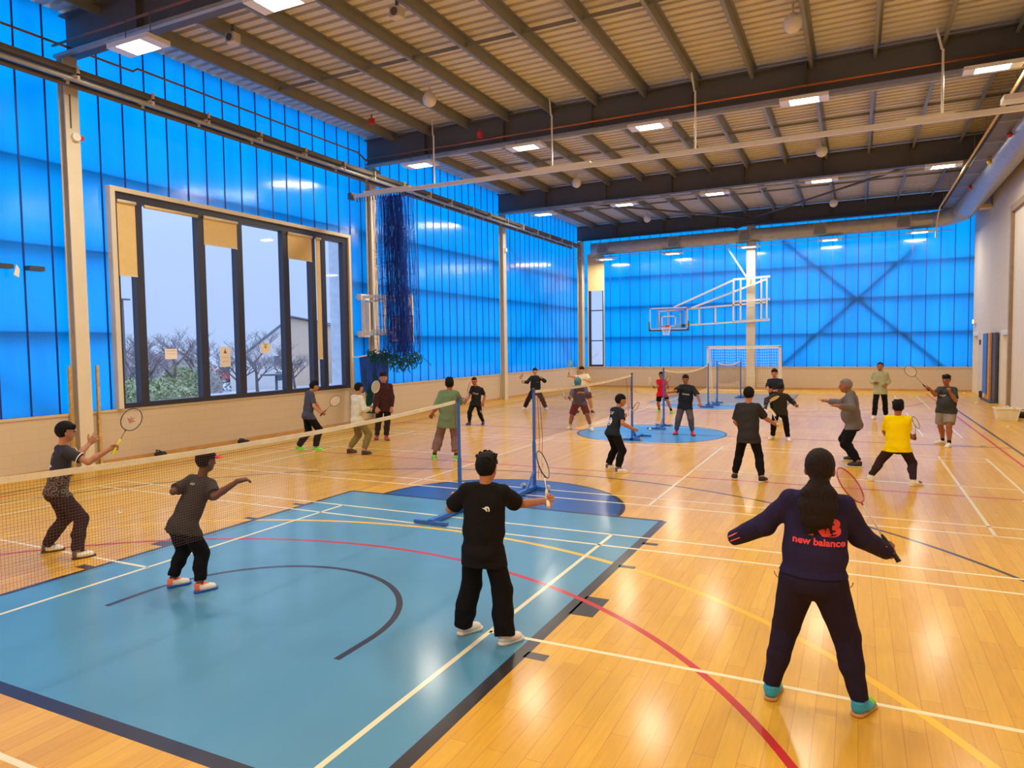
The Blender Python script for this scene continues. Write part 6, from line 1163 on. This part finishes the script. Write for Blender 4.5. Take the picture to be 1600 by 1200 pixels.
# white trim on his sleeve ends
for s_ in 'LR':
    P_,H_,B_=c1['P'],c1['H'],c1['B']; a=P_['sh'+s_];e_=P_['el'+s_]; d_=uv(e_-a); q=a+(e_-a)*.66-B_
    MB().tube([tuple(q-d_*.012),tuple(q-d_*.002)],[.0455*H_,.0462*H_],24,cap=False).build('sleeve_trim','logo_white',c1['top'],smooth=True)
c2=person('cap','boy in a charcoal tee and dark cap with red peak leaning forward',dict(h=.0065,skin='c',style='short',seed=2,
  trousers=jeans('c_black2',w=1.05,knee=1.1,cuff=1,len=.95,wr=.004),top=dict(m='c_charcoal',sleeve=.85,sw=1.3,hem=.05,w=1.0,flare=1.08,wr=.004),hands=dict(R='relax',L='relax'),
  shoe=dict(m='s_white',m2='s_orange',sole='sole_blue',label='white sports shoe with orange collar'),decals=[dict(on='back',poly=strokes(4,.06,.020,2),down=.035,m='logo_white',bold=.002)]))
def cap_on(C,mc,mv,vl=.055,tip=0):
    H,f,r,u,hc,B=C['H'],C['f'],C['r'],C['u'],C['hc'],C['B']; F_=Field(hc-.13*H,hc+.14*H,.006)
    def ex(X,d): q=[X[i]-np.float32(hc[i]) for i in range(3)]; U_=q[0]*u[0]+q[1]*u[1]+q[2]*u[2]; return np.maximum(d,.034*H-U_)
    F_.ell(hc+u*.018*H-f*.004*H,(r,f,u),(.060*H,.071*H,.070*H),0,extra=ex); Pc,Fc=F_.mesh(B); o=np_mesh('cap',Pc,Fc,[mc],C['body'])
    m=MB();v=[];n=12
    for i in range(n+1):
        a=-1.25+2.5*i/n; x=math.sin(a)*.056; c_=math.cos(a)
        for l in(0,1): 
            p=hc+r*x*H*(1-.1*l)+f*(.048*c_+.012+l*(vl*c_))*H+u*(.036-.010*l-.006*abs(a)*l)*H-B; v+=[tuple(p),tuple(p+u*.005)]
    fs=[]
    for i in range(n): k=4*i; fs+=[(k,k+4,k+6,k+2),(k+1,k+3,k+7,k+5),(k+2,k+6,k+7,k+3)]
    fs+=[(0,2,3,1),(4*n,4*n+1,4*n+3,4*n+2)]
    m.add(v,fs).build('cap_peak',mv,o)
cap_on(c2,'c_black','s_red')
c3=person('black','boy in a black tee and wide black trousers seen from behind on the blue key',dict(h=.006,skin='a',style='tuft',seed=3,
  trousers=jeans('c_black2',w=1.5,knee=1.22,top=.94,len=1.03,wr=.003),top=dict(m='c_black',sleeve=.82,sw=1.4,hem=.078,w=1.07,flare=1.0),hands=dict(L='relax'),
  shoe=dict(m='s_white',sole='sole_white',label='chunky white trainer',thick=.026),decals=[dict(on='back',poly=NF,down=.085,x=.018,m='logo_white',name='mountain_logo')],
  rackets=[dict(label='racket with a pale handle held upright by the boy in black',grip='grip_white',shaft='shaft_white',frame='frame_black',logo=('logo_black',yy(.05)),short=.08)]))
P_,H_,B_=c3['P'],c3['H'],c3['B']; q=P_['wrL']-uv(P_['wrL']-P_['elL'])*.02-B_; d_=uv(P_['wrL']-P_['elL'])
MB().tube([tuple(q-d_*.008),tuple(q+d_*.008)],.0185*H_,18).build('wristband','c_black',c3['body'],smooth=True)
c4=person('girl','girl with a long dark ponytail in a navy hoodie with her arms spread',dict(h=.006,skin='b',style='pony',hair='hair_brown',seed=4,
  trousers=jeans('c_navy2',w=.95,knee=1.12,len=1.0,top=1.14,wr=.002),top=dict(m='c_navy',name='hoodie',sleeve=2.30,sw=1.25,hem=-.02,w=1.02,flare=.98,hood=1,wr=.003),hands=dict(R='relax',L='none'),
  shoe=dict(m='s_aqua',m2='s_aqua',m3='s_green',sole='sole_gum',collar=.06,label='bright blue and green court shoe'),
  decals=[dict(on='back',t='NB',size=.135,down=.088,m='logo_coral',bold=.008,x=.028,sp=.9,name='printed_logo'),dict(on='back',t='new balance',size=.058,down=.143,m='logo_coral',bold=.002,x=.012)],
  rackets=[dict(label='red and white racket held up by the girl in the navy hoodie',grip='grip_black',shaft='shaft_white',frame='frame_red',strings='strings_pink')]))
# coral stripes at her cuffs, drawstrings at the waist
for s_ in 'LR':
    P_,H_,B_=c4['P'],c4['H'],c4['B']; e_,w2=P_['el'+s_],P_['wr'+s_]; d_=uv(w2-e_); sd=uv(np.cross(d_,A_((0,0,1)))); nn=np.cross(sd,d_)
    for k in range(3):
        bk=-c4['f']-d_*(-c4['f']@d_); bk=uv(bk); pp=np.cross(d_,bk); a=-.75+.62*k; rd=bk*math.cos(a)+pp*math.sin(a)
        MB().tube([tuple(w2+d_*l+rd*r_*H_-B_) for l,r_ in ((-.045,.0345),(-.01,.0325),(.025,.0310),(.055,.0295))],.0045,6).build('cuff_stripe','s_orange',c4['top'])
    P0=c4['P']['pel']+c4['Rs']*(.105*H_ if s_=='R' else -.105*H_)-B_; sg=1 if s_=='R' else -1
    MB().tube([tuple(P0),tuple(P0+c4['Rs']*sg*.03-A_((0,0,.03))),tuple(P0+c4['Rs']*sg*.05-A_((0,0,.01))),tuple(P0+c4['Rs']*sg*.055+A_((0,0,.01)))],.0025,6).build('drawstring','logo_black',c4['top'])
person('slate','player in a slate tee and black trousers below the right end of the big window',dict(h=.0075,skin='a',style='tuft',seed=5,
  trousers=jeans('c_black2',w=1.2,knee=1.15),top=dict(m='c_slate',sleeve=.75,sw=1.1,hem=.05,w=1.0),shoe=dict(m='s_lime',m2='s_green',sole='sole_white',label='lime green court shoe'),
  rackets=[dict(label='white strung racket held low by the player in the slate tee',sw=.0014,frame='frame_black',short=.08)]))
person('white','boy in an off white sweatshirt and khaki trousers holding a racket upright',dict(h=.0075,skin='a',style='short',seed=6,
  trousers=jeans('c_khaki',w=1.1,knee=1.12,cuff=1,len=.93,wr=.005),top=dict(m='c_offwhite',name='sweatshirt',sleeve=1.72,sw=1.35,hem=.06,w=1.08,wr=.005),shoe=dict(m='s_black',sole='sole_dark'),
  rackets=[dict(label='white strung racket with a black mark held by the boy in khaki trousers',frame='frame_white',grip='grip_white',sw=.0017,logo=('logo_black',[[(-.045,.05),(-.01,.05),(0,0),(.04,.02),(.01,-.05),(-.02,-.05)]]))]))
person('maroon','tall boy in a maroon hoodie standing with his arms down beside the net bundle',dict(h=.0075,skin='a',style='tuft',seed=7,
  trousers=jeans('c_black2',w=1.0,knee=1.0),top=dict(m='c_maroon',name='hoodie',sleeve=1.92,sw=1.3,hem=.055,w=1.08,hood=1,wr=.004),shoe=dict(m='s_maroon',sole='sole_dark',label='dark red shoe')))
person('green','boy in a loose green tee and cropped mauve trousers behind the first blue post',dict(h=.0075,skin='b',style='tuft',seed=8,
  trousers=jeans('c_brownp',w=1.6,knee=1.25,len=.87,top=1.02),top=dict(m='c_green',sleeve=.95,sw=1.4,hem=.12,w=1.10,flare=1.05),shoe=dict(m='s_lime',m2='s_lime',sole='sole_white',sock='c_black',sockh=.03,label='neon green court shoe')))
c9=person('orange','boy in a black tee with a red headband crouching toward the green shirted boy',dict(h=.009,skin='b',style='short',seed=9,
  trousers=jeans('c_black',w=.85,knee=1.0),top=dict(m='c_ink',sleeve=.7,sw=1.05,hem=.03,w=.95),shoe=dict(m='s_navy',sole='sole_blue'),decals=[dict(on='front',poly=strokes(6,.17,.04,3),down=.09,m='logo_white',bold=.003)],
  rackets=[dict(label='black racket seen edge on beside the boy with the headband',frame='frame_black',sw=.0008)]))
H_,hc_=c9['H'],c9['hc']; MB().tube([tuple(hc_+c9['u']*.026*H_+c9['r']*math.cos(t*PI/12)*.055*H_+c9['f']*math.sin(t*PI/12)*.066*H_-c9['B']) for t in range(24)],.010,6,closed=True).build('headband','s_orange',c9['body'],smooth=True)
a_,k_=c9['P']['kneeL'],c9['P']['ankL']; d_=uv(k_-a_); o_=c9['Rs']*-.036*H_
MB().tube([tuple(a_-d_*.12-c9['B']+o_*1.1),tuple(a_-c9['B']+o_),tuple(a_+(k_-a_)*.7-c9['B']+o_*.8)],[.022,.024,.018],8).build('side_panel','c_greyside',c9['trousers'],smooth=True)
person('pullover','player in a black pullover standing wide legged behind the second net',dict(h=.009,skin='d',style='short',seed=10,
  trousers=jeans('c_plum',w=1.2,knee=1.1),top=dict(m='c_ink',name='pullover',sleeve=1.9,sw=1.15,hem=.05,w=1.02),hands=dict(L='grip'),shoe=dict(m='s_white',sole='sole_white'),decals=[dict(on='front',poly=strokes(5,.09,.02,4),down=.10,x=.05,m='c_greyside',bold=.002)],
  rackets=[dict(label='thin reddish racket held out by the player in the black pullover',frame='frame_red',strings='strings_pink',sw=.0010)]))
c11=person('bent','player bending forward in a teal cap, grey blue top and dark red shorts',dict(h=.0075,skin='b',style='short',seed=11,
  trousers=jeans('c_redshort',w=.98,len=.46),top=dict(m='c_greyblue',name='long_sleeve_top',sleeve=1.6,sw=1.2,hem=.01,w=1.02),shoe=dict(m='s_white',sole='sole_white',sock='c_cream',sockh=.05),
  rackets=[dict(label='black framed racket held low by the bending player',frame='frame_black',shaft='shaft_white',sw=.0009)]))
cap_on(c11,'c_teal','c_teal',.075)
person('whitetee','player in a cream tee and dark shorts behind the bending player',dict(h=.009,skin='d',style='fringe',seed=12,
  trousers=jeans('c_redshort',w=1.0,len=.4),top=dict(m='c_cream',sleeve=.8,sw=1.25,hem=.05,w=1.05),shoe=dict(m='s_black',sole='sole_white',sock='c_cream'),
  rackets=[dict(label='pale teal racket raised against the blue wall by the player in cream',frame='frame_teal',strings='strings_teal',sw=.0024,dense=18)]))
person('kit','boy in a black football kit with a white number crouching right of the second net',dict(h=.0075,skin='a',style='short',seed=13,
  trousers=jeans('c_black2',w=1.1,knee=1.05),top=dict(m='c_ink',sleeve=.72,sw=1.1,hem=.03,w=.95),shoe=dict(m='s_white',m2='s_grey',sole='sole_white'),decals=[dict(on='back',poly=strokes(3,.11,.05,5),down=.045,m='logo_white',bold=.004),dict(on='back',t='0',size=.17,down=.15,m='logo_white',bold=.012,name='printed_number')],
  rackets=[dict(label='black and white racket held in front of the boy in the football kit',frame='frame_black',shaft='shaft_white',sw=.0009)]))
person('red','boy in a red shirt and black shorts beyond the third net post',dict(h=.009,skin='b',style='short',seed=14,
  trousers=jeans('c_black2',w=1.0,len=.36),top=dict(m='c_red',sleeve=.7,sw=1.0,hem=.05,w=.95),shoe=dict(m='s_lime',m2='s_black',sole='sole_white',sock='c_black'),
  rackets=[dict(label='racket pointing up left from the right hand of the boy in red',frame='frame_white',sw=.0007,dense=16),dict(label='dark framed racket held up in the left hand of the boy in red',frame='frame_black',sw=.0012)]))
person('greypants','boy in a black tee and grey joggers with red shoes on the blue centre circle',dict(h=.0075,skin='b',style='short',seed=15,
  trousers=jeans('c_greyp',w=1.0,knee=1.12,cuff=1,len=.94),top=dict(m='c_ink',sleeve=.9,sw=1.35,hem=.055,w=1.06),shoe=dict(m='s_red',sole='sole_dark',label='bright red shoe'),decals=[dict(on='front',poly=strokes(7,.17,.032,6),down=.115,m='logo_white',bold=.003)]))
person('tee','boy in a dark tee and black trousers seen from behind, right of the centre circle',dict(h=.0075,skin='a',style='fringe',seed=16,
  trousers=jeans('c_black2',w=.95,knee=1.0),top=dict(m='c_ash',sleeve=.85,sw=1.3,hem=.07,w=1.06,flare=1.05),shoe=dict(m='s_black',sole='sole_white'),
  rackets=[dict(label='yellow racket pointing away from the boy in the dark tee',frame='frame_yellow',shaft='shaft_white',grip='grip_white',sw=.0009)]))
person('blacktee','tall boy in a black tee half hidden behind the player with spread arms',dict(h=.009,skin='a',style='fringe',seed=17,
  trousers=jeans('c_black2',w=1.05,knee=1.05),top=dict(m='c_ink',sleeve=.8,sw=1.25,hem=.06,w=1.02),shoe=dict(m='s_white',sole='sole_white')))
person('darkgrey','small player in a dark grey long sleeved top crouching with arms spread',dict(h=.0075,skin='c',style='tuft',seed=18,
  trousers=jeans('c_black2',w=1.0,knee=1.0),top=dict(m='c_ash',name='long_sleeve_top',sleeve=1.85,sw=1.25,hem=.04,w=1.0),shoe=dict(m='s_white',sole='sole_white'),
  rackets=[dict(label='yellow racket in the right hand of the small player in dark grey',frame='frame_yellow',shaft='shaft_white',sw=.0009)]))
person('coach','grey haired man in a grey top and black trousers facing left with both arms out',dict(h=.0075,skin='b',style='shaved',hair='hair_grey',fringe=.040,seed=19,
  trousers=jeans('c_black2',w=1.05,knee=1.1),top=dict(m='c_midgrey',name='long_sleeve_top',sleeve=1.9,sw=1.2,hem=.05,w=1.0,flare=1.03,belly=1),hands=dict(R='flat',L='flat'),shoe=dict(m='s_black',sole='sole_white')))
person('hoodie','player in a pale sage hoodie and black trousers near the far wall looking up',dict(h=.009,skin='b',style='short',seed=20,
  trousers=jeans('c_black2',w=1.15,knee=1.0),top=dict(m='c_sage',name='hoodie',sleeve=1.85,sw=1.35,hem=.07,w=1.12,hood=1,wr=.004),shoe=dict(m='s_white',sole='sole_white')))
person('yellow','boy in a bright yellow tee seen from behind with legs spread wide',dict(h=.0075,skin='b',style='tuft',seed=21,
  trousers=jeans('c_plum',w=.9,knee=1.0),top=dict(m='c_yellow',sleeve=.8,sw=1.2,hem=.05,w=1.06,flare=1.08),shoe=dict(m='s_white',m3='s_black',sole='sole_white'),
  rackets=[dict(label='dark framed racket held by the boy in the yellow tee',frame='frame_black',sw=.0009)]))
person('shorts','boy in a dark tee and grey shorts at right raising a racket',dict(h=.0075,skin='b',style='tuft',seed=22,
  trousers=jeans('c_lightgrey',w=1.15,len=.42,top=1.02),top=dict(m='c_drab',sleeve=.8,sw=1.1,hem=.04,w=.98,belly=1),hands=dict(L='grip'),shoe=dict(m='s_white',sole='sole_white',sock='c_black',sockh=.04),decals=[dict(on='front',poly=strokes(4,.12,.034,7),down=.09,x=-.03,m='logo_white',bold=.004)],
  rackets=[dict(label='dark framed racket raised to the left by the boy in grey shorts',frame='frame_black',sw=.0012,strings='strings_white')]))
